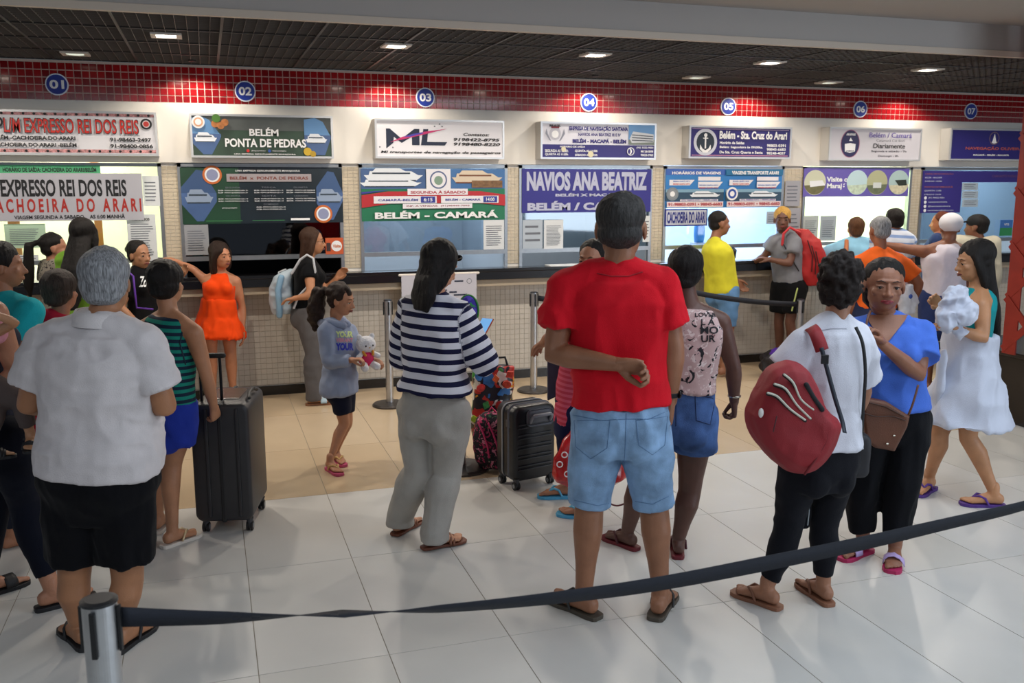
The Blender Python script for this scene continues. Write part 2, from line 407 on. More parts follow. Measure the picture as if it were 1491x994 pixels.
# ================================================================== BOOTHS
def booth(k, x0, x1, wallc, power, lcol, glass_t='#dfe8ea', trans=.93, zs=1.27, depth=1.7, sill=True):
    n = 'booth_room'; m = mat(wallc, .8)
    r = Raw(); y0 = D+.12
    r.box(x0-.06, y0+depth, 0, x1+.06, y0+depth+.05, 2.5); r.box(x0-.07, y0, 0, x0-.03, y0+depth, 2.5); r.box(x1+.03, y0, 0, x1+.07, y0+depth, 2.5)
    r.box(x0-.06, y0, 2.5, x1+.06, y0+depth, 2.55); r.box(x0-.06, y0, 0, x1+.06, y0+depth, .05)
    obj('booth_shell', r, m, wall)
    light('AREA', 'assumed_booth_lamp', ((x0+x1)/2, y0+.9, 2.46), power, lcol, size=.9, size_y=.5)  # assumed lamp, not seen itself, for the brightness inside each booth
    f = obj('window_%d' % k, Raw().box(x0, D-.005, ZK, x0+.03, D+.05, ZF-.005).box(x1-.03, D-.005, ZK, x1, D+.05, ZF-.005).box(x0, D-.005, ZF-.035, x1, D+.05, ZF-.005).box(x0+.03, D-.005, zs-.02, x1-.03, D+.05, zs+.02), ALU, kind='structure')
    obj('pane', bx(x0+.03, D+.025, zs+.02, x1-.03, D+.031, ZF-.035), glass_mat('glass_%d' % k, glass_t, trans), f)
    return f
booth(1, *WIN[0], '#dedfd2', 34, (1, 1, .90), '#fafdf2', .95)
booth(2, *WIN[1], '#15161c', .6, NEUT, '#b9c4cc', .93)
booth(3, *WIN[2], '#a0a8b0', 24, COOL, '#d6dfe6', .9)
booth(4, *WIN[3], '#9a9ea2', 14, COOL, '#d0dce2', .9)
booth(5, *WIN[4], '#c6d2de', 42, COOL, '#eef6ff', .95)
booth(6, *WIN[5], '#d8dccc', 52, (1, 1, .93), '#f7fff4', .95)
booth(7, *WIN[6], '#a3adb5', 24, COOL, '#d6e4ee', .92)
# ---------------- writing colours
WHT = mat('#eeeeee', .5); WHP = mat('#e8e6ea', .5, noise=.02, scale=3); BLKI = mat('#15151a', .6); REDI = mat('#c3201c', .55); NAVY = mat('#241c6e', .5); DNAVY = mat('#1b1a4c', .5)
GRNP = mat('#1c5b3c', .5); ORG = mat('#c8692a', .5); SKY = mat('#5f8fc0', .5, noise=.1, scale=3); WAT = mat('#44608f', .5, noise=.1, scale=5); GREEND = mat('#173a24', .5, noise=.3, scale=6)
PURP = mat('#5a4b9c', .5); PAPER = mat('#dcdfe0', .6); GRYI = mat('#6b6f78', .6); LBL = mat('#2a64b8', .5); TEALP = mat('#1f6f9c', .5)
# number discs
NB = [(83, 123), (357, 133), (619, 142), (857, 149), (1060, 155), (1252, 159), (1413, 162)]
for k, (u, v) in enumerate(NB):
    c = onY(u, v, D-.02); t = thing('number_sign', ('round blue 01 sign above the banner with red lettering', 'round blue 02 sign above the dark green landscape lightbox', 'round blue 03 sign above the white streaked logo lightbox', 'round blue 04 sign above the ship picture lightbox', 'round blue 05 sign above the anchor emblem lightbox', 'round blue 06 sign above the pale grey lightbox', 'round blue 07 sign at the far right of the red band')[k], 'sign', (c.x, D-.02, c.z-.08), 'round booth number signs on the red band')
    X, Z = Vector((1, 0, 0)), Vector((0, 0, 1))
    obj('plate', Raw().loft([(Vector((c.x, D-.018, c.z)), X, Z, .088, .088), (Vector((c.x, D-.03, c.z)), X, Z, .088, .088)], 32), mat('#e9ecf4', .4), t)
    obj('face', Raw().loft([(Vector((c.x, D-.030, c.z)), X, Z, .078, .078), (Vector((c.x, D-.033, c.z)), X, Z, .078, .078)], 32), mat('#1f3591', .4), t)
    text('0%d' % (k+1), t, (lambda q, c=c: np.stack([c.x-.055+.11*q[:, 0], np.full(len(q), D-.0345), c.z-.036+.072*q[:, 1]], 1)), WHT, .03)
def lightbox(u0, v0, u1, v1, label, face, dep=.15, fr=.018, edge=None):
    y = D-.03-dep; b = Board(u0, v0, u1, v1, y)
    t = thing('lightbox_sign', label, 'sign', ((b.x0+b.x1)/2, y, b.z0), 'lightbox signs on the white fascia')
    obj('box', bx(b.x0, y+.004, b.z0, b.x1, D-.03, b.z1), mat('#cfccc6', .45), t, bevel=.004)
    r = Raw().box(b.x0, y-.008, b.z0, b.x1, y+.01, b.z0+fr).box(b.x0, y-.008, b.z1-fr, b.x1, y+.01, b.z1).box(b.x0, y-.008, b.z0+fr, b.x0+fr, y+.01, b.z1-fr).box(b.x1-fr, y-.008, b.z0+fr, b.x1, y+.01, b.z1-fr)
    obj('frame', r, edge or mat('#c9cacc', .35, metal=.5), t)
    b.x0 += fr; b.x1 -= fr; b.z0 += fr; b.z1 -= fr
    obj('face_panel', bx(b.x0, y, b.z0, b.x1, y+.006, b.z1), face, t)
    return b, t
# sign 1
b, t = lightbox(-120, 160, 229, 226, 'white banner lightbox with red outlined LM EXPRESSO REI DOS REIS lettering', WHP)
def fx(b, u): return (onY(u, 195, b.y).x-b.x0)/(b.x1-b.x0)
PINK = mat('#c98e8e', .6, noise=.5, scale=60)
b.rect(0, 0, 1, .07, PINK, t); b.rect(0, .9, 1, .985, PINK, t)
for k in range(22):
    for yy in (.035, .945): b.disc(.02+k*.0455, yy, .006, BLKI, t)
b.text('L/M EXPRESSO REI DOS REIS', fx(b, 7), .14, fx(b, 203), .52, BLKI, t, .032)
b.text('L/M EXPRESSO REI DOS REIS', fx(b, 8), .16, fx(b, 202), .5, mat('#d8281c', .5), t, .008)
b.text('BELÉM -CACHOEIRA DO ARARI', fx(b, -12), .56, fx(b, 110), .68, BLKI, t, .04)
b.text('CACHOEIRA DO ARARI -BELÉM', fx(b, -12), .73, fx(b, 111), .85, BLKI, t, .04)
b.text('INFORMAÇÕES', fx(b, 178), .535, fx(b, 204), .565, BLKI, t, .02)
b.text('91-98463-2497', fx(b, 160), .60, fx(b, 220), .70, BLKI, t, .04)
b.text('91-98400-0856', fx(b, 160), .76, fx(b, 222), .86, BLKI, t, .04)
for uu in (-2, 214):
    b.disc(fx(b, uu), .25, .026, BLKI, t); b.disc(fx(b, uu), .25, .017, mat('#e0d4d4', .5), t); b.disc(fx(b, uu), .25, .013, mat('#cc3830', .5), t)
# sign 2
b, t = lightbox(277, 167, 485, 230, 'green landscape lightbox reading BELÉM PONTA DE PEDRAS with two boats', mat('#2c4434', .5, noise=.4, scale=4))
b.rect(0, 0, 1, .35, mat('#555a58', .5, noise=.2, scale=5), t)
for (xa, xc, xb) in ((0, .09, .2), (.8, .91, 1)):
    b.poly([(xa, .35), (xa, .05), (xc-.03, 0), (xc+.03, .1), (xb, .5), (xb-.01, .6), (xc+.04, .97), (xc-.02, .97), (xa, .7)], SKY, t)
    b.poly([(xa, .45), (xb, .45), (xb-.01, .6), (xc+.04, .97), (xc-.02, .97), (xa, .7)], WAT, t); b.boat((xa+xb)/2-.01, .55, .16, .3, t)
b.disc(.045, .16, .045, WHT, t); b.disc(.045, .16, .033, mat('#dfa882', .5), t); b.disc(.045, .16, .022, WHT, t)
for q in ((.16, .2), (.2, .24), (.23, .16)): b.disc(q[0], q[1], .026, mat('#b4713c', .6, noise=.3), t)
b.disc(.17, .06, .03, mat('#4b7a2f', .6), t); b.disc(.82, .88, .03, mat('#c8a62a', .6), t); b.disc(.86, .94, .022, mat('#b09024', .6), t)
b.text('BELÉM', .4, .27, .61, .49, WHT, t, .03); b.text('PONTA DE PEDRAS', .225, .56, .81, .78, WHT, t, .03)
b.disc(.385, .87, .011, REDI, t); b.disc(.54, .87, .011, mat('#2a4fa0', .5), t)
b.text('@navegacaopontadepedras', .41, .85, .51, .89, WHT, t); b.text('navegacaopontadepedras', .56, .85, .66, .89, WHT, t)
b.text('UMA EMPRESA GENUINAMENTE MARAJOARA', .285, .94, .73, .98, WHT, t, .02)
# sign 3
b, t = lightbox(546, 174, 734, 231, 'white ML lightbox with black and magenta streaked logo and phone numbers', WHP)
INK = mat('#15203a', .5); MAG = mat('#c42a6a', .5)
b.poly([(.07, .78), (.07, .22), (.10, .22), (.19, .5), (.29, .22), (.33, .22), (.33, .68), (.27, .68), (.27, .44), (.19, .62), (.13, .45), (.125, .62)], INK, t)
b.poly([(.34, .68), (.36, .22), (.40, .22), (.39, .58), (.55, .58), (.53, .68)], INK, t)
b.poly([(.1, .6), (.2, .44), (.36, .3), (.55, .2), (.38, .36), (.22, .5)], MAG, t); b.poly([(.2, .45), (.28, .36), (.36, .31), (.36, .34), (.26, .44)], mat('#4b3ea8', .5), t)
for q in ((.02, .74), (.12, .75), (.45, .14), (.49, .07), (.51, .14)): b.disc(q[0], q[1], .006, GRYI, t)
b.text('Contatos:', .68, .31, .89, .4, BLKI, t, .02, .2); b.text('9198422-8795', .60, .46, .975, .55, BLKI, t, .03, .2); b.text('9198480-8220', .60, .59, .98, .68, BLKI, t, .03, .2)
b.text('Ml transportes de navegação de passageiros', .025, .84, .985, .93, BLKI, t, .03, .2)
# sign 4
b, t = lightbox(787, 178, 955, 232, 'white and violet lightbox for EMPRESA DE NAVEGAÇÃO SANTANA with ship picture', mat('#dcdbe4', .5))
b.rect(0, .62, 1, 1, NAVY, t)
b.disc(.11, .3, .05, mat('#b9b9c4', .6), t); b.disc(.11, .32, .03, WHT, t); b.rect(.075, .08, .145, .14, mat('#7a2530', .5), t); b.text('BRASIL', .06, .03, .16, .10, BLKI, t, .03)
for sx in (-1, 1): b.poly([(.11+sx*.05, .5), (.11+sx*.085, .3), (.11+sx*.075, .15), (.11+sx*.065, .3), (.11+sx*.035, .52)], mat('#8f92a0', .6), t)
b.text('EMPRESA DE NAVEGAÇÃO SANTANA', .23, .05, .755, .22, NAVY, t, .05); b.text('NAVIOS ANA BEATRIZ III E IV', .31, .27, .69, .36, NAVY, t, .04); b.text('BELÉM - MACAPÁ - BELÉM', .26, .43, .74, .57, NAVY, t, .06)
b.rect(.76, 0, 1, .6, SKY, t); b.rect(.76, .45, 1, .6, mat('#6f7a70', .5), t)
b.poly([(.77, .42), (.80, .2), (.99, .28), (.99, .52), (.79, .55)], mat('#c9ccd0', .5), t)
for k in range(3): b.poly([(.79, .29+k*.08), (.985, .33+k*.07), (.985, .36+k*.07), (.79, .32+k*.08)], mat('#4b515a', .5), t)
b.text('HORÁRIO DE SAÍDA', .15, .64, .37, .71, WHT, t, .02)
for k, (a, c) in enumerate((('SEGUNDA AS 18:00h', 'QUINTA AS 11:00h'), ('QUARTA AS 11:00h', 'SÁBADO AS 10:00h'))):
    b.text(a, .02, .77+k*.11, .22, .85+k*.11, WHT, t, .02); b.text(c, .28, .77+k*.11, .48, .85+k*.11, WHT, t, .02)
b.disc(.18, .76, .02, mat('#d8cfae', .6), t); b.disc(.42, .9, .025, mat('#d8cfae', .6), t)
b.disc(.78, .81, .033, WHT, t); b.disc(.78, .81, .027, NAVY, t); b.text(')', .765, .72, .79, .9, WHT, t, .06)
for k, s_ in enumerate(('(96) 3222-9031', '98128-0898', '98423-3963')): b.text(s_, .83 if k == 0 else .87, .66+k*.11, .985, .73+k*.11, WHT, t, .02)
# sign 5
b, t = lightbox(1003, 184, 1152, 231, 'violet lightbox with round anchor emblem reading Belém Sta. Cruz do Arari', NAVY)
b.rect(.015, .03, .985, .055, mat('#b9a0c8', .5), t); b.rect(.015, .94, .985, .965, mat('#c8889c', .5), t)
b.disc(.145, .5, .115, mat('#c9ccd8', .5), t); b.disc(.145, .5, .088, mat('#1a2a3a', .5), t)
b.rect(.138, .3, .152, .72, WHT, t); b.rect(.12, .35, .17, .38, WHT, t); b.disc(.145, .26, .016, WHT, t)
b.poly([(.095, .58), (.115, .72), (.145, .78), (.175, .72), (.195, .58), (.2, .74), (.165, .86), (.125, .86), (.09, .74)], WHT, t)
b.text('Belém - Sta. Cruz do Arari', .28, .1, .965, .38, WHT, t, .04); b.text('Horário de Saídas', .285, .46, .53, .56, WHT, t, .03)
b.text('Belém: Segundaira às 09:00hs.', .285, .62, .72, .72, WHT, t, .03); b.text('De Sta. Cruz: Quarta e Sexta', .285, .79, .72, .90, WHT, t, .03)
for k in range(3): b.text(('98803-0391', '98845-6683', '98248-4037')[k], .76, .54+k*.135, .955, .64+k*.135, WHT, t, .03)
# sign 6
b, t = lightbox(1207, 186, 1341, 234, 'pale grey lightbox with navy oval emblem reading Belém Camará Diariamente', mat('#c9c6cc', .5))
b.disc(.215, .49, .105, mat('#9a5a78', .5), t, ry=.47); b.disc(.215, .49, .098, DNAVY, t, ry=.445)
b.poly([(.155, .5), (.215, .47), (.275, .5), (.27, .75), (.215, .8), (.16, .75)], WHT, t); b.poly([(.2, .4), (.215, .28), (.24, .4)], WHT, t); b.text('ARAPARI', .165, .14, .265, .22, WHT, t, .03); b.text('CAMARÁ', .17, .7, .26, .76, DNAVY, t, .03)
b.text('Belém / Camará', .42, .1, .9, .27, PURP, t, .01); b.text('Catamarã Cat Bori', .5, .33, .82, .41, GRYI, t)
b.text('Diariamente', .47, .47, .83, .63, BLKI, t, .015); b.text('Segunda a sábado - 7h', .45, .7, .85, .78, mat('#3a3440', .5), t, .01); b.text('Domingo - 8h', .53, .86, .76, .94, mat('#3a3440', .5), t, .01)
# sign 7
b, t = lightbox(1383, 188, 1545, 234, 'violet lightbox with white ship emblem reading NAVEGAÇÃO OLIVEIRA', NAVY)
def fx7(u): return (onY(u, 210, b.y).x-b.x0)/(b.x1-b.x0)
c7 = fx7(1447)
b.disc(c7, .27, .045, mat('#8a7068', .5), t); b.disc(c7, .27, .040, NAVY, t); b.poly([(c7-.018, .4), (c7, .1), (c7+.02, .4), (c7+.026, .42), (c7, .46), (c7-.024, .42)], WHT, t)
b.text('NAVEGAÇÃO OLIVEIRA', fx7(1406), .56, fx7(1490), .7, mat('#b0564a', .5), t, .03); b.text('MACAPÁ - BELÉM - MACAPÁ', fx7(1418), .82, fx7(1470), .89, WHT, t, .03)
# ---------------- posters in the windows
def poster(u0, v0, u1, v1, m, label, y=D-.012, name='window_poster', cat='poster', group=None, th=.004):
    b = Board(u0, v0, u1, v1, y); t = b.panel(name, m, th); tag(t, label, cat, group); return b, t
# booth 1
b, t = poster(-60, 240, 146, 252, mat('#4fa878', .6), 'green strip notice with departure time lettering over booth 01 window', name='notice_strip', cat='notice')
b.text('HORÁRIO DE SAÍDA: CACHOEIRA DO ARARI/BELÉM', (2+60)/206, .2, .97, .85, BLKI, t, .03)
b, t = poster(-130, 252, 208, 322, mat('#b9b8c0', .7, noise=.03, scale=4), 'grey hanging banner reading EXPRESSO REI DOS REIS in booth 01 window', y=D-.05, name='hanging_banner', cat='banner')
f1 = lambda u: (onY(u, 287, b.y).x-b.x0)/(b.x1-b.x0)
b.text('EXPRESSO REI DOS REIS', f1(2), .13, f1(185), .49, BLKI, t, .03); b.text('C A C H O E I R A   D O   A R A R I', f1(-22), .53, f1(205), .82, mat('#b02a20', .6), t, .03)
b.text('VIAGEM SEGUNDA A SABADO    AS 6:00 MANHÃ', f1(18), .86, f1(180), .96, BLKI, t, .02)
def paper(u0, v0, u1, v1, label, lines=8, m=None, y=D-.008, head=None, rot=0):
    b, t = poster(u0, v0, u1, v1, m or PAPER, label, y=y, name='paper_notice', cat='notice', group='paper notices taped in the booth windows', th=.001)
    for k in range(lines): b.rect(.12, .2+k*.7/lines, random.uniform(.7, .9), .2+k*.7/lines+.22/lines, GRYI, t)
    if head: b.text(head, .2, .06, .8, .13, BLKI, t, .03)
paper(7, 326, 67, 361, 'pale green printed sheet under the grey banner in booth 01', 9, mat('#b5cfb4', .6)); paper(186, 312, 228, 380, 'tall white timetable sheet at the right of booth 01 window', 14, head='HORÁRIOS')
paper(208, 256, 232, 300, 'white sheet at the top right corner of booth 01 window', 6); paper(20, 371, 56, 380, 'small strip of paper low in booth 01 window', 2)
# booth 2 poster
b, t = poster(264, 244, 499, 325, mat('#10202a', .4, noise=.3, scale=3), 'dark green timetable poster headed BELÉM x PONTA DE PEDRAS in booth 02')
b.rect(0, 0, .35, 1, mat('#17402a', .45, noise=.3, scale=3), t)
for (xa, xb, sy) in ((.0, .21, 0), (.83, 1, .02)):
    m_ = (xa+xb)/2; b.poly([(xa, .35), (m_-.01, .04+sy), (m_+.03, .06+sy), (xb, .45), (xb, .6), (m_+.02, .95), (m_-.02, .95), (xa, .65)], WAT, t)
    b.poly([(xa, .35), (m_-.01, .04+sy), (m_+.03, .06+sy), (xb, .45), (xa, .45)], mat('#37537e', .5), t); b.boat(m_, .52, .17, .3, t, '#8fa0b8')
for cx, cy in ((.19, .13), (.87, .84)):
    b.disc(cx, cy, .058, ORG, t); b.disc(cx, cy, .045, WHT, t); b.disc(cx, cy, .035, mat('#8d93b4', .5), t)
b.text('UMA EMPRESA GENUINAMENTE MARAJOARA', .33, .04, .73, .08, WHT, t, .01); b.rect(.275, .11, .8, .25, mat('#a39a9c', .5), t); b.text('BELÉM  x  PONTA DE PEDRAS', .295, .145, .78, .215, mat('#7b3a2c', .5), t, .03)
for q, (cx, cy, s_) in enumerate(((.31, .34, 'SEGUNDA'), (.53, .34, 'TERÇA'), (.73, .34, 'QUARTA'), (.31, .49, 'QUINTA'), (.53, .49, 'SEXTA'), (.73, .49, 'SÁBADO'), (.54, .64, 'DOMINGO'))):
    b.text(s_, cx-.045, cy, cx+.045, cy+.03, GRYI, t, .01)
    for j in range(2): b.text('BELÉM - PONTA DE PEDRAS 6:30 e 14:00'[:(34 if cx < .6 else 24)], cx-.09, cy+.05+j*.04, cx+.09, cy+.075+j*.04, WHT, t, .01)
b.text('@navegacaopontadepedras', .24, .7, .33, .73, WHT, t); b.rect(.14, .94, .36, .95, mat('#3f8a50', .5), t); b.rect(.42, .94, .62, .95, mat('#3f8a50', .5), t); b.rect(.66, .91, .78, .95, WHT, t)
paper(269, 327, 304, 371, 'white notice taped below the dark green poster in booth 02', 9, mat('#9a9ca0', .6))
b, t = poster(474, 346, 500, 370, mat('#c8582a', .5), 'small orange card at the lower right of booth 02 window', name='window_card', cat='sign', y=D-.01); b.disc(.62, .5, .3, WHT, t); b.text('Visite', .4, .4, .85, .6, ORG, t, .03); b.rect(.05, .3, .28, .8, mat('#3a2a2a', .5), t)
# booth 3 poster
b, t = poster(526, 246, 735, 321, mat('#1c7450', .45), 'green and red BELÉM CAMARÁ timetable poster with ferries in booth 03')
b.rect(0, 0, .44, .38, WAT, t); b.rect(.61, 0, 1, .38, mat('#3f6fa6', .5), t); b.boat(.22, .12, .4, .3, t); b.boat(.2, .26, .42, .22, t); b.boat(.8, .16, .36, .3, t, '#d8c8b0', '#7a4a30'); b.rect(.76, .22, .98, .36, mat('#7a5a3c', .6, noise=.4), t)
b.poly([(0, .5), (.18, .43), (.82, .43), (1, .5), (1, .72), (.8, .66), (.2, .66), (0, .74)], mat('#b8242c', .5), t)
b.poly([(0, .44), (.2, .40), (0, .48)], mat('#3a3a98', .5), t); b.rect(.44, 0, .61, .42, WHP, t); b.disc(.525, .21, .06, mat('#56648c', .5), t); b.disc(.525, .21, .05, WHP, t); b.disc(.525, .22, .03, mat('#7f9a86', .5), t)
b.rect(.31, .38, .73, .5, WHP, t); b.text('SEGUNDA À SÁBADO', .33, .41, .715, .475, mat('#b03040', .5), t, .03)
for (a0, a1, s1, s2) in ((.08, .51, 'CAMARÁ-BELÉM', '6:15'), (.54, .95, 'BELÉM - CAMARÁ', '14:00')):
    b.rect(a0, .52, a1, .66, WHP, t); b.rect(a1-.11, .53, a1-.01, .65, mat('#2e3a94', .5), t); b.text(s1, a0+.03, .565, a1-.13, .615, mat('#2e3a94', .5), t, .03); b.text(s2, a1-.09, .555, a1-.03, .625, WHT, t, .02)
b.rect(.275, .67, .76, .76, WHP, t); b.text('INF. A VENDAS:  (91)98449-7093', .30, .695, .74, .735, mat('#8a3040', .5), t, .02)
b.text('BELÉM - CAMARÁ', .085, .80, .945, .955, WHT, t, .04)
paper(704, 320, 734, 363, 'white notice under the green poster at the right of booth 03', 10)
# booth 4 poster
b, t = poster(760, 246, 948, 309, mat('#2a2482', .45), 'violet poster reading NAVIOS ANA BEATRIZ BELÉM X MACAPÁ in booth 04')
WV = mat('#b9bcd2', .5)
b.text('NAVIOS ANA BEATRIZ', .035, .06, .965, .5, WV, t, .05); b.text('BELÉM X MACAPÁ', .25, .55, .77, .63, WV, t, .05); b.text('BELÉM / CAMARÁ', .04, .73, .95, .95, WV, t, .05)
paper(761, 320, 790, 362, 'pale paper with blue figure at the left of booth 04 window', 3, mat('#b4bec8', .6)); paper(792, 320, 820, 362, 'white timetable sheet second from the left in booth 04 window', 14); paper(936, 314, 946, 352, 'narrow sheet at the right edge of booth 04 window', 6)
# booth 5 posters
b, t = poster(969, 246, 1138, 302, mat('#2f7cc0', .45, noise=.12, scale=3), 'blue double timetable poster with two ferries in booth 05')
for o_ in (0, .5):
    b.rect(o_, 0, o_+.5, .16, TEALP if o_ else mat('#3a62b4', .5), t); b.text('HORÁRIOS DE VIAGENS' if o_ == 0 else 'VIAGENS TRANSPORTE ARARI', o_+.05, .05, o_+.46, .14, WHT, t, .04)
    b.rect(o_+.27, .2, o_+.46, .3, WHP, t); b.poly([(o_+.03, .28), (o_+.24, .28), (o_+.2, .42), (o_+.03, .42)], WHP, t); b.poly([(o_+.27, .33), (o_+.48, .33), (o_+.44, .48), (o_+.27, .48)], WHP, t)
    for j in range(4): b.text('SEGUNDA / QUARTA / SEXTA', o_+.06+.22*(j > 1), .3+.07*j-.04*(j > 1), o_+.2+.24*(j > 1), .34+.07*j-.04*(j > 1), REDI if j % 2 else LBL, t, .03)
    b.rect(o_, .6, o_+.49, .82, mat('#2b4a62', .5), t); b.rect(o_, .52, o_+.49, .6, mat('#7fa6bc', .5), t); b.boat(o_+.33, .66, .26, .2, t)
    b.disc(o_+.055, .64, .05, WHT if o_ else mat('#7d8890', .5), t); b.disc(o_+.055, .64, .036, mat('#8a9096', .5) if o_ == 0 else mat('#2c50a8', .5), t); b.disc(o_+.055, .64, .02, WHT, t)
    b.rect(o_+.12, .78, o_+.44, .83, WHP, t); b.text('(91) 98803-0391 / 98845-6683', o_+.13, .785, o_+.43, .825, PURP, t, .03)
    b.rect(o_+.01, .84, o_+.485, .98, mat('#e6d4d6', .5), t); b.text('91-98803-0391 • 98845-6683', o_+.02, .865, o_+.475, .95, mat('#b04a50', .5), t, .05)
b, t = poster(968, 304, 1030, 329, mat('#1f2a84', .5), 'navy strip reading CACHOEIRA DO ARARI below the blue poster in booth 05', name='window_sticker', cat='sign')
b.rect(.03, .08, .97, .92, mat('#c9ccd8', .5), t); b.text('CACHOEIRA DO ARARI', .05, .16, .95, .84, mat('#1f2a84', .5), t, .04)
paper(1116, 308, 1134, 326, 'small grey notice beside the blond man in booth 05 window', 5, mat('#a9b4c0', .6))
paper(1143, 263, 1165, 300, 'upper paper on the grey board between booths 05 and 06', 5, mat('#a3a2a8', .6), y=D-.012); paper(1143, 303, 1165, 345, 'lower paper on the grey board between booths 05 and 06', 5, mat('#a3a2a8', .6), y=D-.012)
# booth 6 poster
b, t = poster(1170, 245, 1323, 286, mat('#6a5cb0', .45), 'lilac strip reading Visite o Marajó with four round photographs')
b.text('Visite o\nMarajó', .21, .3, .41, .76, WHT, t, .04)
for q, (cx, c1, c2) in enumerate(((.105, '#cfd0b4', '#6f6a44'), (.5, '#c4dde0', '#c9d8c0'), (.69, '#b8b890', '#6c7458'), (.9, '#b4ccc8', '#d8d0b0'))):
    b.disc(cx, .5, .1, mat(c1, .5), t, ry=.44); b.disc(cx, .5, .1, mat(c2, .5, noise=.2), t, ry=.42, a0=.15, a1=PI-.15)
b.poly([(.05, .45), (.17, .42), (.2, .6), (.06, .66)], WHT, t); b.rect(.65, .5, .73, .7, mat('#d8dcd8', .5), t); b.poly([(.86, .42), (.97, .4), (.98, .6), (.9, .62)], mat('#2c3428', .5), t)
paper(1169, 314, 1191, 350, 'left of two grey sheets low in booth 06 window', 9, mat('#b6bcb8', .6)); paper(1194, 314, 1217, 350, 'right of two grey sheets low in booth 06 window', 9, mat('#a9b0b4', .6))
# booth 7 poster
y7 = D-.012; b = Board(1342, 249, 1500, 309, y7)
t = obj('window_poster', Raw(), None); bpy.data.objects.remove(t)
fl = (onY(1400, 280, y7).x-b.x0)/(b.x1-b.x0)
r = Raw(); r.box(b.x0, y7, b.z0, b.x0+(b.x1-b.x0)*fl, y7+.004, b.z1); r.box(b.x0+(b.x1-b.x0)*fl, y7, b.z1-(b.z1-b.z0)*.27, b.x1, y7+.004, b.z1)
t = tag(obj('window_poster', r, mat('#33287c', .5)), 'violet L-shaped poster with contact list in booth 07 window', 'poster')
for k, s_ in enumerate(('LINHA DE NAVEGAÇÃO', 'BELÉM - MACAPÁ', 'SAÍDAS 10:00', 'PONTOS DE EMBARQUE', 'QUARTA 11:00', 'SÁBADO 10:00')): b.text(s_, .02, .05+k*.085+(.06 if k > 2 else 0), (.27 if k in (0, 3) else .17), .09+k*.085+(.06 if k > 2 else 0), mat('#9a5a60', .5) if k in (0, 3) else WV, t, .02)
for k in range(4): b.disc(.035, .64+k*.1, .012, WHT, t); b.text(('(91) 98422-9021', 'navegacaooliveira', '@navegacaooliveira', 'navegacaooliveira.com')[k], .06, .62+k*.1, .2+.03*k, .665+k*.1, WV, t, .02)
b.text('CAMAROTE PASSAGENS', .62, .09, .9, .15, mat('#6a4a80', .5), t, .02)
for k in range(3): paper(1401, 266+k*12, 1424, 277+k*12, ('top', 'middle', 'bottom')[k]+' of three small papers in booth 07 window', 3, mat('#aebcc8', .6))
b, t = poster(1456, 320, 1474, 343, mat('#3c70b8', .5), 'small blue and green leaflet low in booth 07 window', name='leaflet', cat='leaflet'); b.rect(0, .5, 1, 1, mat('#2f8a54', .5), t); b.text('VTS', .3, .22, .7, .36, WHT, t, .03)
# banner hung from the counter front behind the striped woman
yb = D-.215; b, t = poster(585, 399, 694, 470, mat('#bdbcc6', .7), 'pale ML banner hanging from the counter edge behind the striped woman', y=yb, name='hanging_banner', cat='banner')
obj('rod', Raw().tube([b.p(-.02, 0)+Vector((0, .01, 0)), b.p(1.03, 0)+Vector((0, .01, 0))], .012, 8), mat('#d8d0c8', .4), t)
b.rect(.7, .14, .82, .17, INK, t); b.disc(.90, .16, .035, GRYI, t); b.disc(.90, .16, .028, mat('#bdbcc6', .7), t); b.rect(.63, .36, .73, .39, INK, t); b.rect(.69, .42, .87, .45, INK, t); b.text('Ml transportes', .3, .3, .6, .36, INK, t, .03)
# things inside the booths
bw = obj('notice_board', bx(onY(18, 400, D+1).x, D+1.0, 1.2, onY(35, 400, D+1).x, D+1.03, 2.0), mat('#8a5a30', .6)); tag(bw, 'narrow brown wooden post behind booth 01 glass at far left', 'post')
bw = obj('door_post', bx(onY(143, 400, D+1).x, D+1.0, 1.0, onY(154, 400, D+1).x, D+1.04, 2.45), mat('#9a6232', .6)); tag(bw, 'brown wooden door post behind booth 01 glass near the long-haired woman', 'post')
bt = thing('water_bottle', 'blue water cooler bottle behind booth 05 glass beside the yellow shirt', 'bottle', (onY(1018, 345, D+.4).x, D+.4, 1.28)); q = bt.location
obj('bottle_body', Raw().loft([(Vector((q.x, q.y, z_)), Vector((1, 0, 0)), Vector((0, 1, 0)), r_, r_) for z_, r_ in ((1.28, .05), (1.36, .06), (1.45, .06), (1.49, .04), (1.52, .03))], 16), mat('#2a86c0', .2), bt, True)
obj('cooler', bx(q.x-.07, q.y-.07, .05, q.x+.07, q.y+.07, 1.285), mat('#c8ccd0', .4), bt)
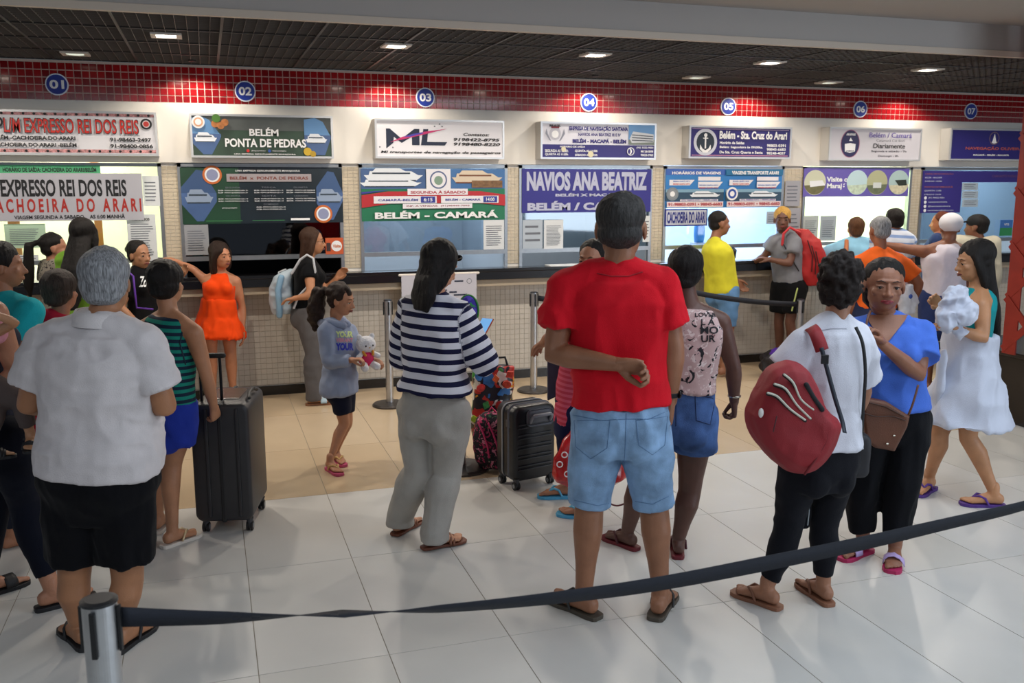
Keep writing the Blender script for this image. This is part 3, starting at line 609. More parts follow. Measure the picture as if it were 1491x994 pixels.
# ================================================================== FIGURES
QUEUE = []
def _h(i, j, k):
    n = (i*73856093) ^ (j*19349663) ^ (k*83492791); n = (n ^ (n >> 13))*1274126177; n &= 0x7fffffff
    return (n % 65536)/65536.0
def vnoise(p):
    p = p+1000.0; i = np.floor(p).astype(np.int64); f = p-i; f = f*f*(3-2*f); o = 0
    for a in (0, 1):
        for b in (0, 1):
            for c in (0, 1):
                w = (f[:, 0] if a else 1-f[:, 0])*(f[:, 1] if b else 1-f[:, 1])*(f[:, 2] if c else 1-f[:, 2])
                o = o+w*_h(i[:, 0]+a, i[:, 1]+b, i[:, 2]+c)
    return o
def cloth_post(amp=.006, fxy=9, fz=9, seed=0, along=None, hf=0):
    def f(v, n, me):
        q = v*np.array([fxy, fxy, fz])+seed*13.7
        q = q+1.2*(vnoise(q*.5+7)[:, None]-.5)
        a = vnoise(q); r = 1-np.abs(2*a-1)*1.6; q2 = v*np.array([fxy*1.9, fxy*1.9, fz*1.5])+seed*5+2.0*(vnoise(q*.7)[:, None]); r = r+.45*(1-np.abs(2*vnoise(q2)-1)*1.7)
        v = v+n*(amp*1.15*(r-.45))[:, None]
        if hf: v = v+n*(hf*(vnoise(q*3.1)-.5))[:, None]
        if along is not None:
            vals = along(v); at = me.attributes.new('along', 'FLOAT', 'POINT'); at.data.foreach_set('value', vals.astype(np.float32))
        return v
    return f
def hair_post(amp=.003, fxy=110, fz=10, big=.006):
    def f(v, n, me):
        r = vnoise(v*np.array([fxy, fxy, fz])); b = vnoise(v*np.array([22, 22, 9]))
        return v+n*(amp*(r-.5)*2+big*(b-.5)*2)[:, None]
    return f
def queue(name, parent, m, chunks, post=None):
    """chunks = [(Raw, voxel, smooth)]; joined into ONE mesh object at the end"""
    QUEUE.append((name, parent, m, chunks, post))
def flush_queue():
    tmp = []
    for q in QUEUE:
        L = []
        for raw, vox, sm in q[3]:
            me = raw.mesh('t'); bm = bmesh.new(); bm.from_mesh(me); bmesh.ops.recalc_face_normals(bm, faces=bm.faces); bm.to_mesh(me); bm.free()
            o = bpy.data.objects.new('t', me); C.objects.link(o)
            r = o.modifiers.new('r', 'REMESH'); r.mode = 'VOXEL'; r.voxel_size = vox; r.use_smooth_shade = True
            if sm: s = o.modifiers.new('s', 'SMOOTH'); s.iterations = sm; s.factor = .5
            L.append(o)
        tmp.append(L)
    dg = bpy.context.evaluated_depsgraph_get(); out = {}
    for q, L in zip(QUEUE, tmp):
        name, parent, m, chunks, post = q; V = []; F = []; base = 0
        for o in L:
            e = o.evaluated_get(dg).to_mesh(); n = len(e.vertices); a = np.empty(n*3); e.vertices.foreach_get('co', a); V.append(a.reshape(-1, 3))
            npol = len(e.polygons); li = np.empty(len(e.loops), dtype=np.int64); e.loops.foreach_get('vertex_index', li)
            ls = np.empty(npol, dtype=np.int64); e.polygons.foreach_get('loop_start', ls); lt = np.empty(npol, dtype=np.int64); e.polygons.foreach_get('loop_total', lt)
            F.append((li+base, lt)); base += n; o.evaluated_get(dg).to_mesh_clear()
        v = np.concatenate(V); li = np.concatenate([f[0] for f in F]); lt = np.concatenate([f[1] for f in F]); ls = np.concatenate([[0], np.cumsum(lt)[:-1]])
        me = bpy.data.meshes.new(name); me.vertices.add(len(v)); me.vertices.foreach_set('co', v.ravel()); me.loops.add(len(li)); me.loops.foreach_set('vertex_index', li.astype(np.int32))
        me.polygons.add(len(lt)); me.polygons.foreach_set('loop_start', ls.astype(np.int32)); me.polygons.foreach_set('loop_total', lt.astype(np.int32)); me.update(calc_edges=True)
        if post:
            nn = np.empty(len(v)*3); me.vertices.foreach_get('normal', nn); v2 = post(v, nn.reshape(-1, 3), me); me.vertices.foreach_set('co', v2.ravel())
        me.update(); me.shade_smooth(); o = link(name, me, m, parent)
        if parent is not None: out.setdefault(parent.name, {})[name] = o
        else: out[name] = o
    for L in tmp:
        for o in L: me = o.data; bpy.data.objects.remove(o); bpy.data.meshes.remove(me)
    QUEUE.clear(); return out
def seg_along(segs):
    """distance along the nearest limb segment; segs = [(p, q, offset)]"""
    def f(v):
        best = np.full(len(v), 1e9); val = np.zeros(len(v))
        for p, q, off, rad in segs:
            p = np.array(p); q = np.array(q); d = q-p; L = np.linalg.norm(d); t = np.clip((v-p)@d/L**2, 0, 1); dist = np.linalg.norm(v-(p+t[:, None]*d), axis=1)-rad
            k = dist < best; best[k] = dist[k]; val[k] = (off+(v-p)@d/L)[k]
        return val
    return f
def lerp(a, b, t): return a+(b-a)*t
class Person:
    def __init__(s, label, h, face, W=None, feet=None, F=None, skin_c='#8a5a3c', sex='f', J=None, g=1.0, tors=None, head_face=None, head_pitch=0, head_roll=0, res=None, sw=None, group=None, cat='person', lean=0, hs=1.0, hw=1.0):
        s.hs = hs; s.hwid = hw; s.h = h; k = s.k = h/1.65; s.sex = sex; s.g = g; J = J or {}
        if W is not None: s.F = Vector((W[0], W[1], 0))
        elif F is not None: s.F = onZ(*F)
        else:
            P = [onZ(*feet[q]) for q in feet if q.startswith('heel')]; s.F = sum(P, Vector())/len(P)
        th = math.radians(face); s.n = (NH*math.cos(th)+RGT*math.sin(th)).normalized(); s.r = (RGT*math.cos(th)-NH*math.sin(th)).normalized(); s.u = Vector((0, 0, 1))
        z = (s.F-CP).dot(FWD); s.ppm = FPX/z; s.vs = res or min(max(s.ppm and 300/s.ppm, 1), 2.0)
        s.t = thing('person', label, cat, tuple(s.F)); s.skin = skin(skin_c); s.skin_c = skin_c
        if group: s.t['group'] = group
        swd = sw if sw else (.150 if sex == 'f' else .178)*k
        L = {}
        def loc(x, y, zz): return s.F+s.r*x+s.n*(y+lean*zz/h)+s.u*zz
        for sd, sg in (('R', 1), ('L', -1)):
            L['hip'+sd] = loc(sg*.085*k*g, 0, .52*h); L['knee'+sd] = loc(sg*.09*k*g, .015, .285*h); L['ank'+sd] = loc(sg*.09*k, -.015, .05*h)
            L['toe'+sd] = loc(sg*.11*k, .17*k, .02); L['sho'+sd] = loc(sg*swd, -.01, .812*h); L['elb'+sd] = loc(sg*(swd+.045*k), -.03, .63*h); L['wri'+sd] = loc(sg*(swd+.035*k), .03, .485*h)
        L['neck'] = loc(0, -.015, .832*h); L['head'] = loc(0, .02, .925*h)
        s.L = L
        if feet:
            for sd in 'RL':
                if 'heel'+sd in feet:
                    hp = onZ(*feet['heel'+sd]); tp = onZ(*feet['toe'+sd]) if 'toe'+sd in feet else hp+s.n*.2
                    d = (tp-hp); d.z = 0; d.normalize(); up = feet.get('up'+sd, .02)
                    L['ank'+sd] = hp+d*.045*k+s.u*(.048*h+up); L['toe'+sd] = hp+d*.235*k+s.u*(up+.005)
                    L['knee'+sd] = lerp(L['hip'+sd], L['ank'+sd], .5)+s.n*.03
        for q, val in J.items():
            if isinstance(val, Vector): L[q] = val; continue
            off = val[2] if len(val) > 2 else (L[q]-s.F).dot(NH)
            L[q] = onV(val[0], val[1], s.F, off)
        s.pel = (L['hipR']+L['hipL'])/2
        s.hf = (head_face if head_face is not None else face)
        a = math.radians(s.hf); hn = NH*math.cos(a)+RGT*math.sin(a); hr = RGT*math.cos(a)-NH*math.sin(a)
        pt = math.radians(head_pitch); s.hy = (hn*math.cos(pt)+Vector((0, 0, math.sin(pt)))).normalized(); s.hx = hr; s.hz = s.hx.cross(s.hy).normalized()
        if head_roll: q = Matrix.Rotation(math.radians(head_roll), 3, s.hy); s.hx = q @ s.hx; s.hz = q @ s.hz
        f = sex == 'f'
        hw, hd = (.168, .118) if f else (.158, .11); ww, wd = (.132, .1) if f else (.148, .108); cw, cd = (.148, .108) if f else (.172, .118)
        s.T = [(-.22, hw*.9, hd*.85, -.01), (0, hw, hd, -.012), (.17, lerp(hw, ww, .55), lerp(hd, wd, .4), 0), (.38, ww, wd, .005), (.6, lerp(ww, cw, .7), lerp(wd, cd, .7), .008), (.76, cw, cd, .01), (.88, cw*.92, cd*.86, .0), (.97, .085, .065, -.005)]
        s.T = [(t, a*k*g, b*k*g, c) for t, a, b, c in s.T]
        if tors: s.T = [(t, a, b, c) for t, a, b, c in tors]
        sx = (L['shoR']-L['shoL']).normalized(); hx = (L['hipR']-L['hipL']).normalized(); s.sx, s.hpx = sx, hx
    def sec(s, t):
        T = s.T
        if t <= T[0][0]: a, b, c = T[0][1:]
        elif t >= T[-1][0]: a, b, c = T[-1][1:]
        else:
            for i in range(len(T)-1):
                if T[i][0] <= t <= T[i+1][0]:
                    q = (t-T[i][0])/(T[i+1][0]-T[i][0]); q = q*q*(3-2*q)*.5+q*.5; a, b, c = [lerp(T[i][j], T[i+1][j], q) for j in (1, 2, 3)]; break
        ax = lerp(s.hpx, s.sx, min(max(t, 0), 1)); up = (s.L['neck']-s.pel).normalized(); ax = (ax-up*ax.dot(up)).normalized(); fr = up.cross(ax)
        c0 = s.pel+(s.L['neck']-s.pel)*t+fr*c
        return c0, ax, fr, a, b
    def torso(s, R, t0, t1, infl=0, n=12, p=2.35, wfun=None):
        secs = []
        for i in range(n+1):
            t = lerp(t0, t1, i/n); c, ax, fr, a, b = s.sec(t); e = infl
            if wfun: a, b = wfun(t, a, b)
            secs.append((c, ax, fr, a+e, b+e))
        R.loft(secs, 28, p)
    def armpts(s, sd):
        A, E, Wr = s.L['sho'+sd], s.L['elb'+sd], s.L['wri'+sd]
        P = [A, lerp(A, E, .35), lerp(A, E, .8), E, lerp(E, Wr, .25), lerp(E, Wr, .6), Wr]
        r = [.055, .051, .043, .041, .044, .036, .026] if s.sex == 'm' else [.049, .046, .038, .036, .038, .031, .0235]
        return P, [x*s.k*(1+(s.g-1)*.9) for x in r], [0, .35, .8, 1, 1.25, 1.6, 2]
    def legpts(s, sd):
        H, K, A = s.L['hip'+sd], s.L['knee'+sd], s.L['ank'+sd]; bk = -s.n*.014*s.k
        P = [H, lerp(H, K, .35), lerp(H, K, .8), K, lerp(K, A, .28)+bk, lerp(K, A, .65)+bk*.4, A]
        r = [.092, .083, .060, .055, .057, .041, .033]
        return P, [x*s.k*(1+(s.g-1)*.8) for x in r], [0, .35, .8, 1, 1.28, 1.65, 2]
    @staticmethod
    def cut(P, r, T, t0, t1, infl, flare=0, n=9):
        oP, oR = [], []
        for i in range(n+1):
            t = lerp(t0, t1, i/n)
            for j in range(len(T)-1):
                if T[j] <= t <= T[j+1]+1e-6:
                    q = (t-T[j])/(T[j+1]-T[j]); oP.append(lerp(P[j], P[j+1], q)); oR.append(lerp(r[j], r[j+1], q)+infl+flare*(i/n)); break
        return oP, oR
    def body(s, hands=('relax', 'relax'), foot=True, legs=True, butt=1, bust=1, face_detail=False, lips='#7a3b34'):
        R = Raw(); k = s.k; L = s.L
        s.torso(R, s.T[0][0]*.8, .97)
        c, ax, fr, a, b = s.sec(.86)
        for sd, sg in (('R', 1), ('L', -1)):
            R.tube([s.L['neck']+ax*sg*.03*k-s.u*.02*k, L['sho'+sd]-s.u*.005], [.052*k, .052*k*s.g], 12)
            P, r, T = s.armpts(sd); R.tube(P, r, 14)
            if legs:
                P, r, T = s.legpts(sd); R.tube(P, r, 16)
        if s.sex == 'f' and bust:
            c, ax, fr, a, b = s.sec(.68)
            for sg in (1, -1): R.ell(c+ax*sg*.07*k+fr*(b-.02*k), (.062*k*bust, .055*k*bust, .06*k*bust), (ax, fr, s.u))
        c, ax, fr, a, b = s.sec(-.10)
        if butt:
            for sg in (1, -1): R.ell(c+ax*sg*.066*k*s.g-fr*(b-.062*k), (.07*k*s.g, .072*k*s.g, .085*k), (ax, fr, s.u))
        hz, hy, hx, H = s.hz, s.hy, s.hx, L['head']; q = s.hk = k**.35*(1.0 if s.sex == 'f' else 1.05)*s.hs; hwd = s.hwid
        def hp(x, y, z): return H+hx*x*q*hwd+hy*y*q+hz*z*q
        s.hp = hp
        nb = hp(0, -.02, -.07); R.tube([L['neck']-s.u*.03, lerp(L['neck'], nb, .5), nb], [.058*k*s.g, .052*k, .052*q], 16)
        HR = Raw(); ax3 = (hx, hy, hz)
        def E(x, y, z, a, b, c, ax=ax3): HR.ell(hp(x, y, z), (a*q*hwd, b*q, c*q), ax, 20, 14)
        E(0, -.012, .03, .074, .094, .085); E(0, .018, -.03, .062, .072, .082); E(0, (.046 if s.sex == 'm' else .042), -.080, (.034 if s.sex == 'm' else .030), .032, .026); E(0, .0, -.055, .058, .06, .045)
        for sg in (1, -1):
            E(sg*.036, .058, -.022, .022, .020, .02); E(sg*.076, -.008, -.006, .008, .019, .031); E(sg*.012, .089, -.033, .0095, .010, .008)
            if face_detail: E(sg*.031, .0715, .0060, .0165, .0130, .0075); E(sg*.031, .0710, -.0095, .0165, .0118, .0055)
        E(0, (.079 if s.sex == 'm' else .0755), .028, .045, .012, .010)
        HR.tube([hp(0, .083, .012), hp(0, .092, -.012), hp(0, .102, -.030)], [.008*q, .009*q, .0125*q], 10)
        E(0, .083, -.062, .022, .010, .013); HR.tube([hp(0, -.02, -.04), hp(0, -.02, -.085), lerp(L['neck'], nb, .6)], [.05*q, .052*q, .051*q], 16)
        ch = [(R, .009*s.vs, 3), (HR, .0042*max(1, s.vs*.9) if face_detail else .0055*s.vs, 2)]
        for i, sd in enumerate('RL'):
            st = hands[i]
            if st: ch.append((s.hand(sd, st), .0034*max(1, s.vs), 1))
            if foot and legs: ch.append((s.foot(sd), .005*s.vs, 2))
        queue('body', s.t, s.skin, ch)
        if face_detail:
            EW = mat('#b9b2aa', .25); IR = mat('#1c100a', .1)
            for sg in (1, -1):
                obj('eye', Raw().ell(hp(sg*.031, .0705, -.0015), (.0120*q,)*3, ax3, 16, 12), EW, s.t, True)
                obj('iris', Raw().ell(hp(sg*.031, .0788, -.0010), (.0074*q, .0052*q, .0070*q), ax3, 12, 8), IR, s.t, True)
                obj('eyebrow', Raw().tube([hp(sg*.014, .0865, .024), hp(sg*.03, .0855, .0305), hp(sg*.048, .074, .024)], ([.003*q, .0038*q, .002*q] if s.sex == 'm' else [.0018*q, .0024*q, .001*q]), 8, ref=tuple(hy), flat=.6), mat('#1a120e', .8), s.t, True)
                obj('eyelash', Raw().tube([hp(sg*.019, .083, .001), hp(sg*.031, .0875, .0065), hp(sg*.044, .081, .002)], [.0012*q, .0018*q, .0012*q], 6), mat('#120c0a', .8), s.t, True)
            LM = mat(lips, .35)
            obj('lips', Raw().tube([hp(-.024, .084, -.0605), hp(-.010, .0935, -.0575), hp(0, .0945, -.0590), hp(.010, .0935, -.0575), hp(.024, .084, -.0605)], [.002*q, .005*q, .0048*q, .005*q, .002*q], 8).tube([hp(-.022, .084, -.064), hp(0, .0935, -.0675), hp(.022, .084, -.064)], [.002*q, .0062*q, .002*q], 8), LM, s.t, True)
        return s
    def hand(s, sd, st):
        """st: 'relax' | 'fist' | 'flat' or dict(dir=Vec, palm=Vec, curl=..)"""
        R = Raw(); k = s.k*(1.08 if s.sex == 'm' else 1.0); Wp = s.L['wri'+sd]; fa = (Wp-s.L['elb'+sd]).normalized(); sg = 1 if sd == 'R' else -1
        d = fa; palm = None; curl = {'relax': .55, 'fist': 1.55, 'flat': .1, 'grip': 1.2}.get(st, .5) if isinstance(st, str) else st.get('curl', .5)
        inward = (s.pel+s.u*.2-Wp); inward.z = 0
        if isinstance(st, dict):
            d = st.get('dir', d); palm = st.get('palm'); d = d.normalized() if isinstance(d, Vector) else d
        if palm is None: palm = -s.r*sg if abs(d.z) > .5 else -s.u
        palm = (palm-d*palm.dot(d)).normalized(); side = d.cross(palm)*(1)   # towards little finger or thumb
        tdir = side*sg if sd == 'R' else side*sg
        tw = tdir if tdir.dot(s.n+s.u*.3) > 0 else -tdir
        spread = st.get('spread', 0) if isinstance(st, dict) else 0
        R.tube([Wp-fa*.03*k, Wp+d*.008*k], [.026*k, .025*k], 12)
        R.loft([(Wp-d*.004*k, tw, palm, .024*k, .019*k), (Wp+d*.03*k, tw, palm, .034*k, .017*k), (Wp+d*.065*k, tw, palm, .039*k, .0145*k), (Wp+d*.088*k, tw, palm, .036*k, .011*k)], 14, 2.6)
        for i, (x, ln, rr) in enumerate(((.029, .072, .0088), (.0098, .080, .009), (-.0098, .074, .0086), (-.028, .058, .0078))):
            base = Wp+d*(.082-.004*abs(i-1))*k+tw*x*k; dd = (d+tw*(x*spread*8)).normalized(); P = [base-dd*.02*k, base]; a = 0; cc = curl[i] if isinstance(curl, (list, tuple)) else curl
            for j, fr in enumerate((.45, .31, .24)):
                a += cc*(.55 if j == 0 else .62)
                P.append(P[-1]+(dd*math.cos(a)+palm*math.sin(a))*ln*fr*k)
            R.tube(P, [rr*k*1.1, rr*k*1.1, rr*k, rr*k*.95, rr*k*.82], 9)
        tb = Wp+d*.022*k+tw*.022*k+palm*.006*k; c = (curl[1] if isinstance(curl, (list, tuple)) else curl); c = min(c, 1.2)
        d1 = (d*.75+tw*(.75-.35*c)+palm*(.25+.3*c)).normalized(); d2 = (d*.9+tw*(.15-.3*c)+palm*(.3+.3*c)).normalized()
        R.tube([tb-d1*.01*k, tb+d1*.032*k, tb+d1*.036*k+d2*.026*k, tb+d1*.036*k+d2*.050*k], [.016*k, .0125*k, .0105*k, .0085*k], 10)
        return R
    def footframe(s, sd):
        A, T = s.L['ank'+sd], s.L['toe'+sd]; d = T-A; d.z = 0; d.normalize(); base = A.z-.048*s.h; side = d.cross(s.u)
        return A, d, side, base
    def foot(s, sd):
        R = Raw(); k = s.k*(1.06 if s.sex == 'm' else 1); A, d, side, zb = s.footframe(sd); u = s.u; sg = 1 if sd == 'R' else -1
        def c(y, z, w, hh): return (Vector((A.x, A.y, zb+z*k))+d*y*k, side, u, w*k, hh*k)
        R.loft([c(-.062, .032, .014, .016), c(-.052, .032, .026, .028), c(-.03, .036, .031, .036), c(0, .040, .033, .038), c(.035, .035, .035, .034), (c(.075, .026, .041, .025)), c(.11, .018, .044, .017), c(.135, .014, .041, .013)], 16, 2.3)
        R.tube([A+u*.03*k, A-u*.02*k], [.034*k, .036*k], 12)
        for sg2 in (1, -1): R.ell(A+side*sg2*.026*k-u*.002, (.012*k,)*3)
        for i, (x, ln, rr) in enumerate(((-.029, .05, .0125), (-.009, .046, .0092), (.008, .040, .0086), (.023, .033, .008), (.035, .024, .0075))):
            x = x*sg; b = Vector((A.x, A.y, zb+.012*k))+d*(.122-.004*i)*k+side*x*k
            R.tube([b, b+d*ln*.55*k+u*.003*k, b+d*ln*k-u*.003*k], [rr*k]*3, 9)
        return R
    def sandal(s, sd, sole, strap, kind='flip', th=.02, label=None, name='flip_flop'):
        k = s.k*(1.06 if s.sex == 'm' else 1); A, d, side, zb = s.footframe(sd); u = s.u; sg = 1 if sd == 'R' else -1; c0 = Vector((A.x, A.y, zb-th))
        prof = [(-.078, .018), (-.07, .03), (-.045, .036), (0, .036), (.05, .037), (.1, .047), (.145, .049), (.178, .038), (.19, .02)]
        top = []; 
        pts = [(y, w) for y, w in prof]+[(y, -w) for y, w in reversed(prof)]
        r = Raw(); lo = [c0+d*y*k+side*(w-.004*sg)*k for y, w in pts]; hi = [p+u*th for p in lo]; r.rings([lo, hi])
        o = obj(name, r, sole, s.t, bevel=.003)
        if label: o['label'] = label
        def P(y, x, z): return c0+u*(th+z*k)+d*y*k+side*x*k*sg
        m = strap
        if kind == 'flip':
            for x in (-.043, .043):
                obj('strap', Raw().tube([P(.118, -.019, .004), P(.112, -.018, .03), P(.085, x*.55-.006, .05), P(.055, x*.9, .04), P(.035, x, .004)], [.0045, .006, .0075, .0075, .006], 8), m, o, True)
        elif kind == 'slide':
            q = [(-.054, .004), (-.05, .03), (-.03, .048), (0, .055), (.03, .044), (.05, .022), (.055, .003)]
            r = Raw(); r.rings([[P(y, x, z) for x, z in q]+[P(y, x*.92, max(z-.006, 0)) for x, z in reversed(q)] for y in (.06, .075, .10, .118)])
            obj('strap', r, m, o, True)
        elif kind == 'strappy':
            for y, hgt in ((.105, .032), (.085, .045)):
                obj('strap', Raw().tube([P(y, -.045, .003), P(y+.004, -.035, hgt*.7), P(y+.006, 0, hgt), P(y-.004, .035, hgt*.7), P(y-.01, .045, .003)], .008, 8), m, o, True)
            obj('strap', Raw().tube([P(-.03, -.035, .04), P(-.066, 0, .045), P(-.03, .035, .04), P(.02, .038, .05)], .006, 8), m, o, True)
        return o
    # ---- garments
    def shirt(s, m, t0=0.0, sleeve=.5, infl=.014, sl_infl=.016, sl_flare=.008, tank=False, hem=0, folds=(.006, 8, 8), name='shirt', vox=.0085, neckt=.985, bust=1, along=False, collar=None, flare=0, wfun=None, t_tank=.80, tw=1.0):
        R = Raw(); k = s.k
        def wf(t, a, b):
            if wfun: a, b = wfun(t, a, b)
            lo = max(0, .38-t)/.38
            a += hem*lo; b += hem*lo*.8
            return a, b
        s.torso(R, t0, (t_tank if tank else .93), infl, wfun=wf)
        if tank:
            c, ax, fr, a, b = s.sec(t_tank-.02)
            c2, ax2, fr2, a2, b2 = s.sec(.93)
            R.loft([(c, ax, fr, a+infl-.004, b+infl), (lerp(c, c2, .5), ax, fr, a*min(.80*tw, 1.02), b*1.0+infl*.8), (c2, ax, fr, a*.62*tw, b*.78+infl), (c2+s.u*.030*k, ax, fr, a*.50*tw, b*.56+infl)], 24, 2.4)
        c, ax, fr, a, b = s.sec(.9)
        if not tank:
            R.loft([(s.sec(.88)[0], ax, fr, s.sec(.88)[3]+infl, s.sec(.88)[4]+infl*.9), (s.sec(.985)[0], ax, fr, .082*k+infl, .072*k), (s.L['neck']+(s.L['neck']-s.pel).normalized()*.012*k, ax, fr, .066*k, .062*k)], 24, 2.1)
            for sd, sg in (('R', 1), ('L', -1)):
                R.tube([s.L['neck']+ax*sg*.03*k-s.u*.018*k, s.L['sho'+sd]-s.u*.003], [.052*k+infl*.8, .053*k*s.g+infl], 14)
        if s.sex == 'f' and bust:
            c, ax, fr, a, b = s.sec(.68)
            for sg in (1, -1): R.ell(c+ax*sg*.068*k+fr*(b-.018*k), (.066*k*bust, .058*k*bust+infl*.6, .064*k*bust), (ax, fr, s.u))
        segs = [(tuple(s.sec(-.25)[0]), tuple(s.sec(1)[0]), 0, .14)]
        if sleeve and not tank:
            for sd in 'RL':
                P, r, T = s.armpts(sd); P2, r2 = s.cut(P, r, T, 0, sleeve, sl_infl, sl_flare); R.tube(P2, r2, 16, ends=False); R.ell(P2[0], (r2[0],)*3)
                a_ = s.L['sho'+sd]; e_ = s.L['elb'+sd]; w_ = s.L['wri'+sd]; segs.append((tuple(a_), tuple(e_), 2.0, .045)); L1 = (e_-a_).length
                if sleeve > 1: segs.append((tuple(e_), tuple(w_), 2.0+L1, .04))
        al = seg_along(segs) if along else None
        queue(name, s.t, m, [(R, vox*s.vs, 3)], cloth_post(*folds, seed=random.random()*9, along=al, hf=.0015)); return s
    def pants(s, m, t1=2.0, infl=.012, flare=0, waist=.12, folds=(.006, 8, 8), name='trousers', vox=.0085, t_hip=.0, butt=1):
        R = Raw(); k = s.k; s.torso(R, s.T[0][0]*.9, waist, infl)
        c, ax, fr, a, b = s.sec(-.10)
        if butt:
            for sg in (1, -1): R.ell(c+ax*sg*.066*k*s.g-fr*(b-.060*k), (.07*k*s.g+infl*.8, .072*k*s.g+infl*.8, .09*k+infl), (ax, fr, s.u))
        for sd in 'RL':
            P, r, T = s.legpts(sd); P2, r2 = s.cut(P, r, T, 0, t1, infl, flare, 12)
            if t1 >= 1.99: P2.append(P2[-1]-s.u*.055*k); r2.append(r2[-1]*1.03)
            R.tube(P2, r2, 18, ends=False); R.ell(P2[0], (r2[0],)*3)
        queue(name, s.t, m, [(R, vox*s.vs, 3)], cloth_post(*folds, seed=random.random()*9, hf=.001)); return s
    def skirt(s, m, z1, top=.25, w=.04, d=.04, folds=(.012, 14, 3), name='skirt', infl=.012):
        R = Raw(); c, ax, fr, a, b = s.sec(0); secs = []
        for t in (top, top*.6, top*.3, 0): q = s.sec(t); secs.append((q[0], q[1], q[2], q[3]+infl, q[4]+infl+.01))
        cz = c.z; 
        for i in range(1, 6): e = i/5; secs.append((Vector((c.x, c.y, lerp(cz, z1, e))), ax, fr, a+infl+w*e, b+infl+.02+d*e))
        R.loft(list(reversed(secs)), 32, 2.1); queue(name, s.t, m, [(R, .0085*s.vs, 2)], cloth_post(*folds, seed=random.random()*9)); return s
    def hair(s, style, m, length=.3, vol=.006, w=.075, post=None, back=0, side=None, flow=None):
        R = Raw(); q = s.hk; hp = s.hp; ax = (s.hx, s.hy, s.hz)
        def E(x, y, z, a, b, c): R.ell(hp(x, y, z), (a*q*s.hwid, b*q, c*q), ax, 20, 14)
        v = vol
        if style == 'buzz': E(0, -.023, .046, .0755+v, .089+v, .0765+v); E(0, -.05, -.01, .066+v, .055+v, .055)
        elif style in ('short', 'bun', 'pony', 'long', 'bob'):
            E(0, -.026, .050, .0785+v, .089+v, .077+v); E(0, -.044, .0, .073+v, .058+v, .062+v*.5)
        if style == 'short': E(0, -.055, -.04, .055+v, .045+v, .035)
        if style == 'afro': E(0, -.03, .04, .088+v, .10+v, .10+v); E(0, -.045, -.02, .084+v, .08+v, .08+v)
        if style == 'bun': R.ell(hp(0, -.125, .05), (.035*q, .032*q, .032*q), ax)
        pts = None
        if style in ('long', 'bob'):
            a0 = hp(0, -.05, .01); dn = -s.u
            n = 7; secs = []
            for i in range(n+1):
                e = i/n; c = a0+dn*length*e-s.n*(back*e)+(flow*e if flow else Vector())
                taper = 1 if e < .75 else 1-.45*(e-.75)/.25
                ww = lerp(.082, w, min(1, e*1.5))*taper; dd = lerp(.058, .036, min(1, e*1.6))*taper
                secs.append((c-s.hy*.018*e-s.n*back*.6*min(1, e*2.2), s.hx, s.hy, ww*q, dd*q))
            R.loft(secs, 20, 2.2)
            for sg in (1, -1):
                if side is None or sg in side: R.tube([hp(sg*.066, .02, .045), hp(sg*.082, .0, -.02), hp(sg*.08, -.02, -.09), hp(sg*.07, -.03, -.14)], [.024*q, .026*q, .026*q, .02*q], 12)
        if style == 'pony':
            R.ell(hp(0, -.11, .055), (.026*q,)*3); b = hp(0, -.12, .055); f = flow or Vector()
            R.tube([b, b-s.hy*.05+f*.25-s.u*.02, b-s.hy*.055+f*.6-s.u*length*.45, b-s.hy*.045+f-s.u*length*.8, b-s.hy*.04+f-s.u*length], [.022*q, w*.8, w, w*.8, w*.3], 12)
        queue('hair', s.t, m, [(R, .0058*s.vs, 2)], post or hair_post()); return s
# ================================================================== PEOPLE
def at_px(u, v, Y):
    """floor position and height of someone whose head top shows at (u, v) in the plane y = Y"""
    p = onY(u, v, Y); return (p.x, p.y), p.z
HB = hairm('#15100e'); HBR = hairm('#2a1a12'); HLB = hairm('#5a3a22'); HG = hairm('#8f9093', .25); HSP = hairm('#3a3837', .25)
RUB = mat('#17171a', .6); BLKF = fabric('#0c0c10'); DEN = mat('#83a3c6', .8, noise=.34, scale=9, bump=.3, bscale=300, spec=.2); DEND = mat('#48669c', .8, noise=.45, scale=9, bump=.3, bscale=300, spec=.2)
PS = {}
# ---- elderly man in white polo, foreground left
p = PS['oldman'] = Person('elderly man in white polo shirt and black shorts seen from behind at left foreground', 1.68, 2, feet=dict(heelL=(122, 944), toeL=(86, 905), heelR=(172, 950), toeR=(213, 918)), sex='m', skin_c='#a16f4e', g=1.18,
    J=dict(shoL=(68, 502), shoR=(206, 505), elbL=(42, 588, -.02), elbR=(240, 590, -.02), wriL=(92, 585, .26), wriR=(190, 580, .26), hipL=(112, 700), hipR=(178, 700), neck=(142, 468), head=(157, 412)),
    tors=[(-.25, .145, .11, 0), (0, .212, .16, 0), (.2, .212, .165, .01), (.4, .205, .165, .03), (.6, .205, .15, .015), (.78, .21, .135, 0), (.9, .175, .105, 0), (.97, .09, .075, 0)], head_face=-2, sw=.19)
p.L['kneeL'] = onV(108, 845, p.F, .02); p.L['kneeR'] = onV(186, 845, p.F, .02)
p.body(bust=0, butt=0); p.shirt(fabric('#cfc8c8'), t0=.075, sleeve=.72, infl=.026, sl_infl=.026, sl_flare=.014, hem=.010, folds=(.009, 7, 11), name='polo_shirt')
c, ax, fr, a, b = p.sec(.985); up = (p.L['neck']-p.pel).normalized()
cr = Raw(); cc = p.L['neck']+up*.0; cr.rings([[cc+up*z_+ax*math.cos(t)*(.088+e_)+fr*(math.sin(t)*(.082+e_)) for t in [2*PI*j/24 for j in range(24)]] for z_, e_ in ((-.010, .016), (.03, .002), (.046, -.006), (.044, -.012), (.0, -.008))], cap=False)
obj('collar', cr, fabric('#d3cccb'), p.t, True)
